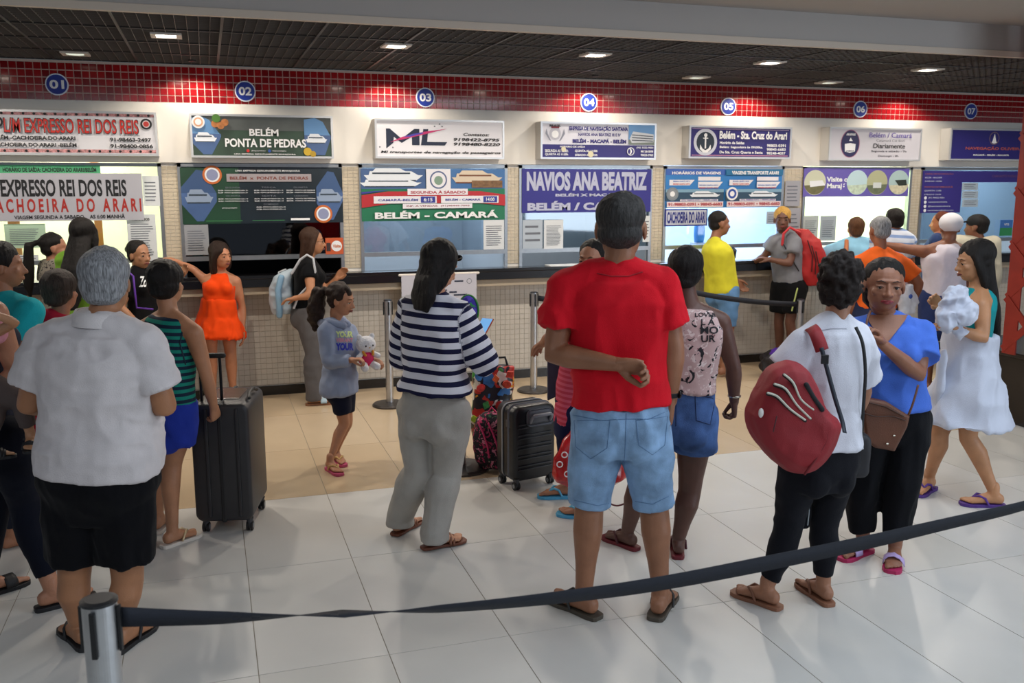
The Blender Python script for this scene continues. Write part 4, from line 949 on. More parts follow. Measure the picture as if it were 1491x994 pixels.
p.pants(BLKF, butt=0, t1=.77, infl=.022, flare=.022, folds=(.008, 9, 6), name='shorts'); p.hair('short', HG, vol=.012)
for sd in 'LR': p.sandal(sd, RUB, RUB)
# ---- woman at the left edge in navy leggings carrying a child
p = PS['floral'] = Person('woman in navy leggings and dark flowered top cut off by the left edge', 1.66, 60, feet=dict(heelR=(62, 888), toeR=(140, 868), heelL=(-30, 872), toeL=(36, 848)), skin_c='#af7a5e', g=1.12,
    J=dict(shoR=(-8, 455), elbR=(24, 545, -.1), wriR=(-25, 575, -.2), shoL=(-90, 440), hipR=(8, 640), hipL=(-62, 640), neck=(-50, 425), head=(-45, 370)))
p.L['kneeR'] = onV(38, 735, p.F, .02)
p.body(hands=(None, None)); p.shirt(print_mat('flower_print', '#14172c', [('#c9a51e', .69, 16), ('#b9a9a0', .70, 14)]), t0=-.1, tank=True, name='top'); p.pants(fabric('#10131f'), t1=1.84, infl=.008, name='leggings', folds=(.003, 9, 9)); p.hair('short', HB)
p.sandal('R', RUB, RUB, 'slide', .03, name='sandal'); p.sandal('L', RUB, RUB, 'slide', .03, name='sandal')
ch = PS['child'] = Person('small child carried at the left edge, one sandalled foot hanging down', .95, 60, W=tuple(onV(-20, 600, p.F, -.12))[:2], skin_c='#bd8c69', sex='f',
    J=dict(head=(-52, 440), neck=(-48, 475), shoR=(-20, 490), shoL=(-75, 490), elbR=(22, 470, -.18), wriR=(-12, 455, -.25), elbL=(-70, 530), wriL=(-40, 540), hipR=(-14, 565, -.1), hipL=(-50, 570), kneeR=(36, 585, -.16), ankR=(44, 632, -.14), kneeL=(-8, 600, -.2), ankL=(-20, 650, -.2)), res=1.2)
ch.L['toeR'] = onV(38, 652, ch.F, -.30); ch.L['toeL'] = ch.L['ankL']+ch.n*.1
ch.body(hands=('relax', None), butt=0, bust=0); ch.shirt(fabric('#c98a98'), t0=0, sleeve=.4, infl=.01); ch.pants(fabric('#5a4f4c'), t1=1.75, infl=.010, name='trousers'); ch.hair('short', HBR); ch.sandal('R', RUB, RUB, 'strappy', .012, name='sandal'); ch.sandal('L', RUB, RUB, 'strappy', .012, name='sandal')
# ---- turquoise woman
p = Person('dark haired woman in a turquoise top at the left edge, face turned right', 1.62, 35, F=(12, 790), skin_c='#9d694c', J=dict(head=(6, 388), neck=(4, 432), shoR=(42, 455), shoL=(-38, 450)), head_face=70)
p.body(hands=(None, None)); p.shirt(fabric('#1fa3ad'), t0=0, sleeve=.45, infl=.018, sl_infl=.03, sl_flare=.02); p.hair('short', HB, vol=.012); p.pants(fabric('#20222c'), t1=1.9)
# ---- short person in red behind the old man
p = Person('short woman with grey-brown hair in a crimson dress behind the white polo', 1.47, 10, F=(72, 760), skin_c='#9d6950', J=dict(head=(90, 425), neck=(88, 468), shoL=(46, 490)), g=1.1)
p.body(hands=(None, None)); p.shirt(fabric('#b02038'), t0=-.05, sleeve=.35, infl=.018, name='dress'); p.skirt(fabric('#b01a2c'), .55, w=.0, d=0); p.hair('short', hairm('#3c302a', .2), vol=.014); p.sandal('R', RUB, RUB); p.sandal('L', RUB, RUB)
# ---- two women at booth 01
(W, h) = at_px(77, 335, 8.1)
p = Person('woman in a spotted top with a long dark braid at the booth 01 counter', h, 40, W=W, skin_c='#a16e55', J=dict(head=(80, 362)), head_face=65)
p.body(hands=(None, None)); p.shirt(print_mat('dots', '#8d8478', [('#1b1614', .32, 42)], kind='cell'), t0=0, sleeve=.4); p.pants(BLKF, 1.9); p.hair('pony', HB, length=.42, w=.045, flow=-RGT*.05)
(W, h) = at_px(122, 316, 7.45)
p = Person('woman with very long straight black hair in a lime green top at booth 01', h, 5, W=W, skin_c='#a16e55', J=dict(head=(124, 344)), head_face=8)
p.body(hands=(None, None)); p.shirt(fabric('#7fae3c'), t0=-.05, sleeve=.5, infl=.025); p.pants(fabric('#22304a'), 1.9); p.hair('long', HB, length=.52, w=.10, vol=.012, back=.13)
# ---- lanyard woman
(W, h) = at_px(205, 344, 8.0)
p = Person('woman in black T-shirt with purple strap and small bun leaning on the counter', h, 120, W=W, skin_c='#a77557', J=dict(head=(203, 372), shoR=(186, 415, -.12), elbR=(176, 448, -.22), wriR=(200, 470, -.3), shoL=(228, 412, .05), elbL=(248, 420, .12), wriL=(262, 402, .1)), head_face=118)
p.body(hands=('relax', 'relax'), face_detail=True); p.shirt(fabric('#111114'), t0=-.02, sleeve=.5, name='t_shirt'); p.pants(fabric('#1c2230'), 1.9); p.hair('bun', HB, vol=.005); PS['lany'] = p
obj('strap', Raw().tube([onV(183, 392, p.F, -.16), onV(194, 402, p.F, -.19), onV(197, 430, p.F, -.21), onV(199, 448, p.F, -.2), onV(222, 450, p.F, -.16)], .008, 8), mat('#5b2a9a', .6), p.t, True)
# ---- green striped woman with the suitcase
p = PS['green'] = Person('woman in green and navy striped sleeveless top and blue shorts holding the big suitcase', 1.52, 30, feet=dict(heelL=(228, 776), toeL=(246, 758), heelR=(243, 797), toeR=(288, 780)), skin_c='#af7b5b', g=1.04,
    J=dict(head=(244, 414), neck=(246, 456), shoR=(283, 484), shoL=(212, 476), elbR=(303, 556, -.05), wriR=(311, 592, .02), elbL=(196, 530, .1), wriL=(215, 560, .25), hipR=(260, 612), hipL=(233, 610)), head_face=12)
p.body(hands=('grip', 'relax'), bust=1)
al = ramp_mat('green_stripes', 'along', [(0, '#128070'), (.5, '#10253a')], period=.036)
p.shirt(al, t0=.12, tank=True, infl=.01, along=True, name='striped_top', folds=(.003, 7, 7), tw=1.5); p.pants(fabric('#24379a'), waist=.2, t1=.48, infl=.018, flare=.008, name='shorts'); p.hair('short', HB, vol=.016)
for sd in 'LR': p.sandal(sd, mat('#d9cfc4', .5), mat('#c9b28c', .3, metal=.3), name='flip_flop')
# ---- orange dress
p = PS['orange'] = Person('young woman in a bright orange strappy dress leaning on the counter', 1.50, 158, feet=dict(heelR=(312, 588), toeR=(306, 597), heelL=(338, 587), toeL=(350, 593)), skin_c='#b67a59',
    J=dict(head=(322, 373), neck=(320, 397), shoR=(300, 409, 0), elbR=(282, 392, .02), wriR=(258, 381, .05), shoL=(344, 409), elbL=(353, 448), wriL=(354, 482)), head_face=125, head_roll=4)
p.body(hands=('relax', 'relax'), face_detail=True)
OR = fabric('#f04a12')
p.shirt(OR, t0=.36, tank=True, infl=.008, name='dress', t_tank=.74); p.skirt(OR, .61, top=.4, w=.07, d=.07, folds=(.02, 12, 2), name='dress_skirt'); p.hair('long', HBR, length=.30, w=.07, vol=.012, side=(1, -1))
PS['orange'] = p
# ---- woman with the white backpack
p = PS['bpack'] = Person('woman with glasses in black top and grey trousers wearing a small white backpack', 1.55, 78, feet=dict(heelR=(450, 590), toeR=(482, 588), heelL=(455, 579), toeL=(488, 578)), skin_c='#b17a57', g=1.08,
    J=dict(head=(456, 352), neck=(448, 378), shoR=(450, 392, -.12), elbR=(453, 430, -.22), wriR=(430, 434, -.2), shoL=(455, 390, .12), elbL=(472, 425, .2), wriL=(490, 405, .2)), head_face=82)
p.body(hands=('relax', 'relax'), face_detail=True); p.shirt(fabric('#0f1013'), t0=.12, sleeve=.35, infl=.014, name='black_top'); p.pants(fabric('#5d5a5b'), t1=2.0, infl=.012, flare=.022, folds=(.006, 8, 8)); p.hair('long', hairm('#3d2618'), length=.24, w=.06, vol=.008, back=.02)
obj('glasses', Raw().tube([p.hp(.075, 0, .004), p.hp(.066, .075, .004)], .0022, 6).tube([p.hp(.06+.0*j, .09, 0)+p.hx*(-.028+.024*math.cos(t))+p.hz*(.018*math.sin(t)) for j, t in enumerate([2*PI*i/14 for i in range(15)])], .0022, 6).tube([p.hp(-.03, .09, 0)+p.hx*(.024*math.cos(t))+p.hz*(.018*math.sin(t)) for t in [2*PI*i/14 for i in range(15)]], .0022, 6), mat('#3a2a20', .3), p.t, True)
for sd in 'LR': p.sandal(sd, mat('#8a5a3a', .6), mat('#a9c0cc', .5), 'slide', .03, name='clog')
# ---- girl
p = PS['girl'] = Person('young girl in grey printed hoodie and navy shorts walking with a plush toy', 1.27, 105, feet=dict(heelR=(478, 684), toeR=(493, 692), heelL=(487, 671), toeL=(508, 684)), skin_c='#af7a5b', g=.9,
    J=dict(head=(497, 437), neck=(488, 468), shoR=(474, 480, -.09), elbR=(478, 528, -.14), wriR=(512, 524, -.18), shoL=(507, 482, .10), elbL=(524, 515, .06), wriL=(543, 523, -.02), hipR=(492, 560, -.03), hipL=(500, 560, .06), kneeR=(501, 618, -.02), kneeL=(506, 616, .05)), head_face=104, head_pitch=-10)
p.body(hands=('grip', 'grip'), bust=0, face_detail=True)
HOOD = fabric('#8f9ab2'); p.shirt(HOOD, t0=-.12, sleeve=1.9, infl=.022, sl_infl=.022, sl_flare=.0, hem=.02, folds=(.009, 9, 9), name='hoodie', bust=0)
hd = Raw(); c = p.L['neck']; hd.tube([c+p.n*.075+p.r*.03-p.u*.02, c+p.r*.082+p.u*.01, c-p.n*.09+p.r*.03+p.u*.0-p.u*.01, c-p.n*.09-p.r*.03-p.u*.01, c-p.r*.082+p.u*.01, c+p.n*.075-p.r*.03-p.u*.02], .026, 12)
obj('hood', hd, HOOD, p.t, True); p.pants(fabric('#161a2c'), t1=.72, infl=.012, name='shorts'); p.hair('pony', HBR, length=.27, w=.06, vol=.006, flow=-RGT*.05, post=lambda v, n, me: v+n*(.012*(vnoise(v*40)-.4)*2+.004*(vnoise(v*110)-.5))[:, None])
for sd in 'LR': p.sandal(sd, mat('#c04a70', .6), mat('#c9a56a', .35, metal=.4), name='flip_flop')
# ---- striped shirt woman
p = PS['stripe'] = Person('woman in navy and white striped top and light grey trousers looking down', 1.63, 32, feet=dict(heelR=(622, 800), toeR=(682, 787), heelL=(577, 779), toeL=(612, 757)), skin_c='#be8a6b', g=1.07,
    J=dict(head=(641, 388), neck=(636, 437), shoR=(672, 464, -.06), shoL=(598, 452, .05), elbR=(703, 527, -.06), wriR=(697, 492, .22), elbL=(586, 520, .12), wriL=(640, 505, .3), hipR=(658, 600), hipL=(606, 598), kneeR=(650, 690, 0), kneeL=(610, 685, .02)), head_face=48, head_pitch=-22)
p.body(hands=('relax', 'relax'))
SM = ramp_mat('navy_stripes', 'along', [(0, '#dcdce4'), (.56, '#15183c')], period=.058)
p.shirt(SM, t0=.20, sleeve=1.12, infl=.03, sl_infl=.026, sl_flare=.02, hem=.05, folds=(.010, 7, 9), along=True, name='striped_top')
p.pants(fabric('#aaa69f'), t1=2.0, waist=.25, infl=.008, flare=.032, folds=(.007, 8, 6)); p.hair('long', HB, length=.25, w=.09, vol=.016, back=.06)
for sd in 'LR': p.sandal(sd, mat('#6a3a26', .5), mat('#7a4a32', .4), 'strappy', .015, name='sandal')
obj('earring', Raw().ell(p.hp(.082, 0, -.045), (.006,)*3), mat('#e8e8ea', .1, metal=1), p.t, True)
hs = p; ax3 = (p.hx, p.hy, p.hz)
obj('sunglasses', Raw().ell(p.hp(.034, .075, .075), (.028, .012, .018), ax3).ell(p.hp(-.034, .075, .075), (.028, .012, .018), ax3).tube([p.hp(.06, .07, .075), p.hp(.085, .0, .04)], .003, 6), mat('#141416', .15), p.t, True)
# ---- pink striped woman behind the red shirt
p = PS['pink'] = Person('woman in pink striped top and navy trousers mostly hidden behind the red T-shirt', 1.62, -112, feet=dict(heelR=(836, 724), toeR=(789, 724), heelL=(866, 755), toeL=(813, 750)), skin_c='#9d6b50', g=1.05,
    J=dict(head=(862, 380), neck=(860, 425), shoL=(850, 460), elbL=(812, 520, -.2), wriL=(846, 530, -.2), shoR=(868, 452), elbR=(800, 492, .1), wriR=(790, 500, .2), hipL=(838, 600), hipR=(840, 600)), head_face=-150)
p.body(hands=('relax', 'relax'), face_detail=True)
p.shirt(ramp_mat('pink_stripes', 'along', [(0, '#c8546a'), (.5, '#b8384c')], period=.03), t0=-.08, sleeve=.5, infl=.02, along=True, name='striped_top'); p.pants(fabric('#14183a'), t1=1.88, infl=.018, flare=.01); p.hair('short', HB, vol=.004)
for sd in 'LR': p.sandal(sd, mat('#4a9cc4', .5), mat('#5aaace', .5), name='flip_flop')
# ---- red T-shirt man
p = PS['red'] = Person('tall man in red T-shirt and light denim shorts, one hand behind his back', 1.86, 4, feet=dict(heelL=(862, 899), toeL=(818, 879), heelR=(957, 900), toeR=(975, 866)), sex='m', skin_c='#926348', g=1.06,
    J=dict(head=(904, 333), neck=(898, 392), shoL=(826, 420), shoR=(963, 420), elbL=(806, 515, -.05), wriL=(898, 530, -.19), elbR=(980, 505, -.03), wriR=(976, 580, -.02), hipL=(872, 610), hipR=(936, 610), kneeL=(858, 735, .02), kneeR=(952, 735, .02)), head_face=10, sw=.19, hs=1.14, hw=1.06,
    tors=[(-.25, .14, .105, 0), (0, .19, .135, 0), (.2, .185, .135, .01), (.4, .182, .135, .02), (.6, .19, .135, .01), (.78, .2, .13, 0), (.9, .17, .10, 0), (.97, .09, .075, 0)])
p.body(hands=('relax', dict(dir=RGT*.97-UPV*.12+NH*-.12, palm=NH*-.6+UPV*-.6, curl=1.35)), bust=0)
p.shirt(fabric('#cf1626', .05), t0=.115, sleeve=.62, infl=.022, sl_infl=.022, sl_flare=.022, hem=.006, folds=(.011, 7, 6), name='t_shirt')
p.pants(DEN, t1=.98, infl=.014, flare=.014, folds=(.009, 8, 9), name='denim_shorts'); p.hair('buzz', HSP, vol=.006)
for sd in 'LR': p.sandal(sd, mat('#4a4238', .6), mat('#2c2a28', .6), name='flip_flop')
wp = p.L['wriR']+p.u*.02; fa = (p.L['wriR']-p.L['elbR']).normalized(); r = Raw().tube([wp-fa*.011, wp+fa*.011], .036, 16, ends=False); wt = obj('watch', r, mat('#151518', .3), p.t, bevel=.002); r = Raw().ell(wp+RGT*.036-NH*.01, (.008, .018, .018), n=14); obj('watch_face', r, mat('#0a0a0c', .1), wt, True)
# ---- dark skinned woman in print top
p = PS['dark'] = Person('short haired woman in pink printed sleeveless blouse and denim shorts beside the red T-shirt', 1.60, 12, feet=dict(heelL=(922, 800), toeL=(878, 782), heelR=(988, 812), toeR=(985, 780)), skin_c='#5c3d33', g=1.17,
    J=dict(head=(998, 396), neck=(1004, 445), shoR=(1048, 468), shoL=(962, 462), elbR=(1068, 535, -.03), wriR=(1069, 583, 0), hipR=(1014, 606), hipL=(958, 606), kneeR=(1004, 715, .0), kneeL=(930, 708, .02), elbL=(950, 530), wriL=(945, 580, .1)), head_face=14)
p.body(hands=('fist', 'relax'))
p.shirt(print_mat('newsprint', '#c9aaa8', [('#8a5a60', .66, 9), ('#1a1820', .62, 13), ('#3a3a5c', .70, 18), ('#e4d2cf', .60, 22)], dist=2), t0=.26, tank=True, infl=.022, hem=.006, name='blouse', folds=(.006, 8, 8), t_tank=.84, tw=1.5)
p.pants(DEND, t1=.44, waist=.30, infl=.010, flare=.024, name='denim_shorts', folds=(.006, 9, 9)); p.hair('short', HB, vol=.014)
for sd in 'LR': p.sandal(sd, mat('#6a1c26', .6), mat('#4a1820', .6), name='flip_flop')
obj('bracelet', Raw().tube([p.L['wriR']+p.u*.02, p.L['wriR']+p.u*.028], .034, 14, ends=False), mat('#b9b4a8', .2, metal=1), p.t, True)
# ---- yellow shirt man
p = PS['yellow'] = Person('man in yellow T-shirt and blue jean shorts facing right at booth 05', 1.67, 62, feet=dict(heelR=(1048, 549), toeR=(1072, 546), heelL=(1046, 538), toeL=(1066, 535)), sex='m', skin_c='#926248', g=1.1,
    J=dict(head=(1048, 326), neck=(1040, 350), shoR=(1048, 366, -.08), elbR=(1056, 398, -.13), wriR=(1068, 412, .0), shoL=(1045, 364, .15), elbL=(1062, 395, .2), wriL=(1072, 408, .2)), head_face=78)
p.body(hands=('grip', 'relax'), bust=0); p.shirt(fabric('#d6cf38'), t0=-.05, sleeve=.62, infl=.018, sl_infl=.02, name='t_shirt'); p.pants(mat('#5a86b4', .8, noise=.2, scale=7), t1=.95, waist=0, infl=.008, flare=.014, name='denim_shorts'); p.hair('buzz', HB, vol=.004)
# ---- blond man
p = PS['blond'] = Person('slim blond man in grey T-shirt with red backpack leaning on booth 05 counter', 1.66, -130, W=(onV(1143, 536, onZ(1143, 536, 0)).x, onZ(1143, 536, 0).y), sex='m', skin_c='#694536', g=.92,
    J=dict(head=(1139, 320), neck=(1145, 342), shoR=(1128, 352, 0), elbR=(1112, 374, .05), wriR=(1098, 381, .15), shoL=(1156, 352, -.1), elbL=(1150, 384, -.18), wriL=(1122, 378, -.14), kneeR=(1134, 470), kneeL=(1150, 470)), head_face=-168)
p.body(hands=('relax', 'relax'), bust=0, face_detail=True); p.shirt(fabric('#7d7f86'), t0=-.06, sleeve=.55, infl=.024, sl_infl=.022, sl_flare=.014, name='t_shirt'); p.pants(fabric('#101114'), t1=.72, infl=.035, flare=.01, name='shorts'); p.hair('buzz', hairm('#c79a4c'), vol=.009)
obj('side_stripe', Raw().tube([onV(1161, 420, p.F, -.22), onV(1153, 452, p.F, -.20)], .008, 6), mat('#b8c878', .6), p.t)
# ---- white T-shirt person with red bag
p = PS['white'] = Person('curly haired person in white T-shirt and black jeans carrying a red sling bag', 1.64, -18, feet=dict(heelL=(1128, 886), toeL=(1070, 864), heelR=(1205, 880), toeR=(1168, 852)), sex='f', skin_c='#9d6d53', g=1.02,
    J=dict(head=(1226, 412), neck=(1216, 466), shoL=(1172, 502), shoR=(1250, 500), elbL=(1130, 552, -.05), wriL=(1150, 610, .1), elbR=(1258, 570, .15), wriR=(1240, 620, .25), hipL=(1168, 668), hipR=(1218, 668), kneeL=(1146, 770), kneeR=(1198, 770)), head_face=28)
p.body(hands=('relax', 'relax'), bust=.6); p.shirt(fabric('#d3d5e0', .04), t0=.11, sleeve=.72, infl=.022, sl_infl=.028, sl_flare=.02, hem=.01, folds=(.009, 7, 6), name='t_shirt'); p.pants(fabric('#15161c'), t1=1.87, infl=.008, name='jeans', folds=(.004, 9, 12))
def curl_post(v, n, me): return v+n*(.016*(vnoise(v*48)-.45)*2+.006*(vnoise(v*120)-.5))[:, None]
p.hair('afro', hairm('#1c120e'), vol=.004, post=curl_post)
for sd in 'LR': p.sandal(sd, mat('#8a5c44', .6), mat('#7a4e38', .5), name='flip_flop')
# ---- blue blouse woman
p = PS['blue'] = Person('woman in cornflower blue blouse and black trousers facing the camera, hand raised', 1.60, 186, feet=dict(heelL=(1302, 812, 0), toeL=(1298, 852), heelR=(1262, 803), toeR=(1218, 818)), skin_c='#8e5f48', g=1.16,
    J=dict(head=(1287, 416), neck=(1293, 466), shoR=(1244, 488), shoL=(1338, 490), elbL=(1338, 545, -.12), wriL=(1284, 500, -.24), elbR=(1232, 550), wriR=(1236, 600, .05), hipR=(1268, 612), hipL=(1322, 612), kneeR=(1256, 710), kneeL=(1312, 715)), head_face=188, head_roll=-2, hs=1.12, hw=1.13)
p.body(hands=('relax', dict(dir=Vector((0, 0, 1))*.75-RGT*.6-NH*.15, palm=-NH*.3-RGT*.5+Vector((0, 0, -.5)), curl=[.9, .7, .55, .5], spread=.6)), face_detail=True, lips='#8a2c34')
p.shirt(fabric('#4a72d2', .08), t0=.13, sleeve=.60, infl=.022, sl_infl=.03, sl_flare=.028, hem=.012, folds=(.010, 8, 6), name='blouse'); p.pants(fabric('#0d0e13'), t1=1.86, waist=.14, infl=.014, flare=.014, folds=(.01, 9, 4)); p.hair('bob', HB, length=.14, w=.075, vol=.002, side=())
for sd in 'LR': p.sandal(sd, mat('#b02058', .6), mat('#b9a3d6', .6), 'slide', .028, name='slide_sandal')
# ---- people at booths 06 and 07
(W, h) = at_px(1247, 313, 8.0)
p = Person('woman in pale blue blouse at booth 06 seen from behind, brown strap on shoulder', h, 8, W=W, skin_c='#be8869', J=dict(head=(1246, 334), elbL=(1198, 372, .1), wriL=(1185, 392, .2), shoL=(1222, 362)), g=1.1)
p.body(hands=(None, None)); p.shirt(fabric('#8cc0dc'), t0=-.05, sleeve=.9, infl=.028, sl_infl=.03); p.pants(fabric('#30384c'), 1.9); p.hair('short', HLB, vol=.006)
obj('strap', Raw().tube([onV(1233, 350, p.F, -.05), onV(1232, 368, p.F, -.16), onV(1236, 395, p.F, -.19)], .014, 8, ref=tuple(RGT), flat=1.6), mat('#b0683c', .6), p.t, True)
(W, h) = at_px(1282, 311, 6.7)
p = PS['tang'] = Person('grey haired man in orange T-shirt standing behind the blue blouse woman', h, -6, W=W, sex='m', skin_c='#8e593f', J=dict(head=(1280, 336), shoL=(1252, 384), shoR=(1318, 388), elbR=(1338, 412, -.02), wriR=(1326, 446, .05), neck=(1283, 366)), g=1.05, head_face=-8)
p.body(hands=(None, None), bust=0); p.shirt(fabric('#ee6a28'), t0=-.02, sleeve=.62, infl=.02, sl_infl=.022, sl_flare=.012, name='t_shirt'); p.pants(fabric('#2a3350'), 1.0, name='shorts'); p.hair('buzz', HG, vol=.004)
(W, h) = at_px(1303, 303, 7.5)
p = Person('child with dark hair in blue and white striped shirt at booth 06', h, 5, W=W, skin_c='#8e5e43', J=dict(head=(1302, 322), neck=(1306, 340)), g=.8)
p.body(hands=(None, None), bust=0); p.shirt(ramp_mat('pale_stripes', 'along', [(0, '#ccd3e0'), (.6, '#7f98c4')], period=.07), t0=0, sleeve=.5, infl=.03, along=True); p.hair('buzz', HB, vol=.01); p.pants(fabric('#2a3350'), 1.9)
(W, h) = at_px(1384, 309, 6.9)
p = PS['tank'] = Person('man in white tank top and backwards white cap at booth 07', h, 2, W=W, sex='m', skin_c='#7f513b', J=dict(head=(1383, 333), shoL=(1345, 366), shoR=(1408, 366), elbL=(1318, 362, .08), wriL=(1290, 356, .2), neck=(1378, 354)), g=1.08, head_face=6)
p.body(hands=(None, None), bust=0); p.shirt(fabric('#cfcbd6'), t0=-.12, tank=True, infl=.02, name='tank_top', folds=(.009, 9, 5)); p.pants(fabric('#2c3a68'), 1.0, infl=.03, name='shorts')
ca = Raw(); ax3 = (p.hx, p.hy, p.hz); ca.ell(p.hp(0, -.018, .052), (.102, .118, .094), ax3, 20, 12)
capo = obj('cap', ca, mat('#cfd0d6', .8), p.t, True); br = Raw(); br.loft([(p.hp(0, .06, .055), p.hx, p.hz, .06, .01), (p.hp(0, .12, .045), p.hx, p.hz, .065, .006), (p.hp(0, .165, .03), p.hx, p.hz, .04, .004)], 14); obj('cap_peak', br, mat('#20234a', .7), capo, True)
(W, h) = at_px(1366, 307, 8.1)
p = Person('person with reddish hair just left of the white cap at booth 07', h, -60, W=W, skin_c='#b66f4a', J=dict(head=(1369, 325)))
p.body(hands=(None, None)); p.shirt(fabric('#30406a'), t0=0, sleeve=.5); p.hair('short', hairm('#6a3420'), vol=.006); p.pants(fabric('#2a3350'), 1.9)
(W, h) = at_px(1421, 310, 7.6)
p = Person('person in dark cap and cream collar at booth 07 right of the white cap', h, 20, W=W, sex='m', skin_c='#7f513b', J=dict(head=(1421, 331), neck=(1428, 352)), head_face=-50, g=1.08)
p.body(hands=(None, None), bust=0); p.shirt(fabric('#bdb7a4'), t0=-.1, sleeve=1.9, infl=.03); p.pants(fabric('#1c2230'), 1.9); p.hair('buzz', HB, vol=.008)
ax3 = (p.hx, p.hy, p.hz); obj('cap', Raw().ell(p.hp(0, -.01, .055), (.088, .104, .08), ax3, 20, 12).loft([(p.hp(0, .06, .06), p.hx, p.hz, .06, .01), (p.hp(0, .15, .045), p.hx, p.hz, .055, .005)], 14), mat('#101216', .8), p.t, True)
# ---- walking woman in white skirt
p = PS['skirt'] = Person('young woman with long black hair in teal top and white wrap skirt walking left', 1.62, -82, feet=dict(heelL=(1456, 738), toeL=(1402, 735), heelR=(1356, 712), toeR=(1336, 722)), skin_c='#b6825c',
    J=dict(head=(1418, 382), neck=(1426, 418), shoL=(1430, 444, -.12), shoR=(1420, 440, .14), elbL=(1432, 492, -.18), wriL=(1392, 478, -.2), elbR=(1395, 470, .2), wriR=(1368, 444, .1), hipL=(1412, 545, -.05), hipR=(1404, 545, .06), kneeL=(1410, 638, -.04), kneeR=(1368, 630, .05)), F=(1405, 730), head_face=-88, head_pitch=-6)
p.body(hands=('relax', 'relax'), face_detail=True); p.shirt(fabric('#158a90'), t0=.1, tank=True, infl=.010, name='halter_top')
WS = fabric('#c9cedd', .05); p.skirt(WS, p.L['hipL'].z-.30, top=.48, w=.06, d=.10, folds=(.018, 9, 4), name='wrap_skirt', infl=.034); p.hair('long', HB, length=.48, w=.085, vol=.014, flow=RGT*.10, side=(1, -1))
tl = Raw(); a_ = onV(1372, 520, p.F, -.1); b_ = onV(1362, 606, p.F, -.05); tl.tube([a_, lerp(a_, b_, .5), b_], [.05, .045, .02], 12, ref=tuple(RGT), flat=.5); queue('skirt_tail', p.t, WS, [(tl, .009, 2)], cloth_post(.01, 14, 5))
for sd in 'LR': p.sandal(sd, mat('#4c2a7c', .6), mat('#5a3490', .6), name='flip_flop')
cl = Raw()
for q in ((1392, 440, -.22, .085), (1382, 462, -.22, .075), (1404, 456, -.24, .07), (1396, 478, -.2, .05)): cl.ell(onV(q[0], q[1], p.F, q[2]), (q[3], q[3]*.7, q[3]))
cth = thing('white_cloth', 'bundled white cloth held by the walking woman in the white skirt', 'cloth', tuple(onV(1390, 480, p.F, -.22))); queue('cloth', cth, WS, [(cl, .007, 2)], cloth_post(.02, 16, 16))
# ================================================================== THINGS
STEEL = mat('#c4c6c9', .36, metal=1, noise=.05); BELT = mat('#151a26', .75, noise=.12, scale=60, bump=.2, bscale=400)
X_, Y_, Z_ = Vector((1, 0, 0)), Vector((0, 1, 0)), Vector((0, 0, 1))
def stanchion(x, y, label, h=.95, base=.17, rad=.033, ang=0):
    t = thing('queue_stanchion', label, 'barrier post', (x, y, 0), 'belt barrier stanchions'); c = Vector((x, y, 0))
    def ring(z, r): return (c+Z_*z, X_, Y_, r, r)
    obj('base_plate', Raw().loft([ring(0, base), ring(.012, base), ring(.024, base*.9), ring(.034, base*.35)], 32), mat('#4a4644', .35, metal=.6), t)
    obj('post', Raw().loft([ring(.03, rad), ring(h-.12, rad)], 40), STEEL, t)
    obj('head', Raw().loft([ring(h-.12, rad*1.01), ring(h-.004, rad*1.01), ring(h, rad*1.0)], 40), STEEL, t)
    obj('cap', Raw().loft([ring(h, rad*1.09), ring(h+.006, rad*1.09), ring(h+.010, rad*.8)], 28), mat('#1a1c20', .35), t)
    for k in range(4):
        a = ang+k*PI/2; d = Vector((math.cos(a), math.sin(a), 0)); sd = Vector((-d.y, d.x, 0)); p = c+d*rad*1.04
        r = Raw(); r.rings([[p+sd*w_+d*e+Z_*(h+zz) for w_, e in ((-.007, 0), (.007, 0), (.007, .008), (-.007, .008))] for zz in (-.125, -.008)])
        obj('clip_slot', r, mat('#101114', .4), t, bevel=.002)
    return t
def belt(name, label, P, w, tw=None, m=BELT):
    """webbing: P = points, w = width, tw = lean angle from vertical per point"""
    r = Raw(); R = []
    for i, p in enumerate(P):
        d = (P[min(i+1, len(P)-1)]-P[max(i-1, 0)]).normalized(); sd = d.cross(Z_).normalized(); up = sd.cross(d).normalized(); a = tw[i] if tw else 0
        A = up*math.cos(a)+sd*math.sin(a); B = sd*math.cos(a)-up*math.sin(a)
        R.append([p+A*w/2+B*.0012, p-A*w/2+B*.0012, p-A*w/2-B*.0012, p+A*w/2-B*.0012])
    r.rings(R); o = obj(name, r, m, None, True); return tag(o, label, 'belt', 'queue barrier belts')
def bez(pts, n):
    """Catmull-Rom through points"""
    o = []; Q = [pts[0]]+list(pts)+[pts[-1]]
    for i in range(len(pts)-1):
        a, b, c, d = Q[i:i+4]
        for k in range(n): t = k/n; o.append(.5*((2*b)+(c-a)*t+(2*a-5*b+4*c-d)*t*t+(3*b-a-3*c+d)*t**3))
    o.append(pts[-1]); return o
pf = onZ(144, 876, .95)
stanchion(pf.x, pf.y, 'steel belt stanchion with black top in the left foreground', ang=PI/2-YAW*.3-1.75, rad=.040)
q = onZ(568, 590); stanchion(q.x, q.y, 'steel stanchion left of the striped shirt woman', .93, .155)
q = onZ(777, 569); stanchion(q.x, q.y, 'steel stanchion standing behind the small black suitcase', .93, .155); sB = q
q = onZ(672, 682); stanchion(q.x, q.y, 'stanchion whose base shows between the striped woman and the pink rucksack', .93, .19)
q = onZ(1160, 553); stanchion(q.x, q.y, 'stanchion beside the purple and black bag below booth 05', .80, .15); sD = q
hid = Vector((lerp(sB.x, sD.x, .52), lerp(sB.y, sD.y, .5), 0)); stanchion(hid.x, hid.y, 'stanchion hidden behind the printed blouse woman', .95, .15)
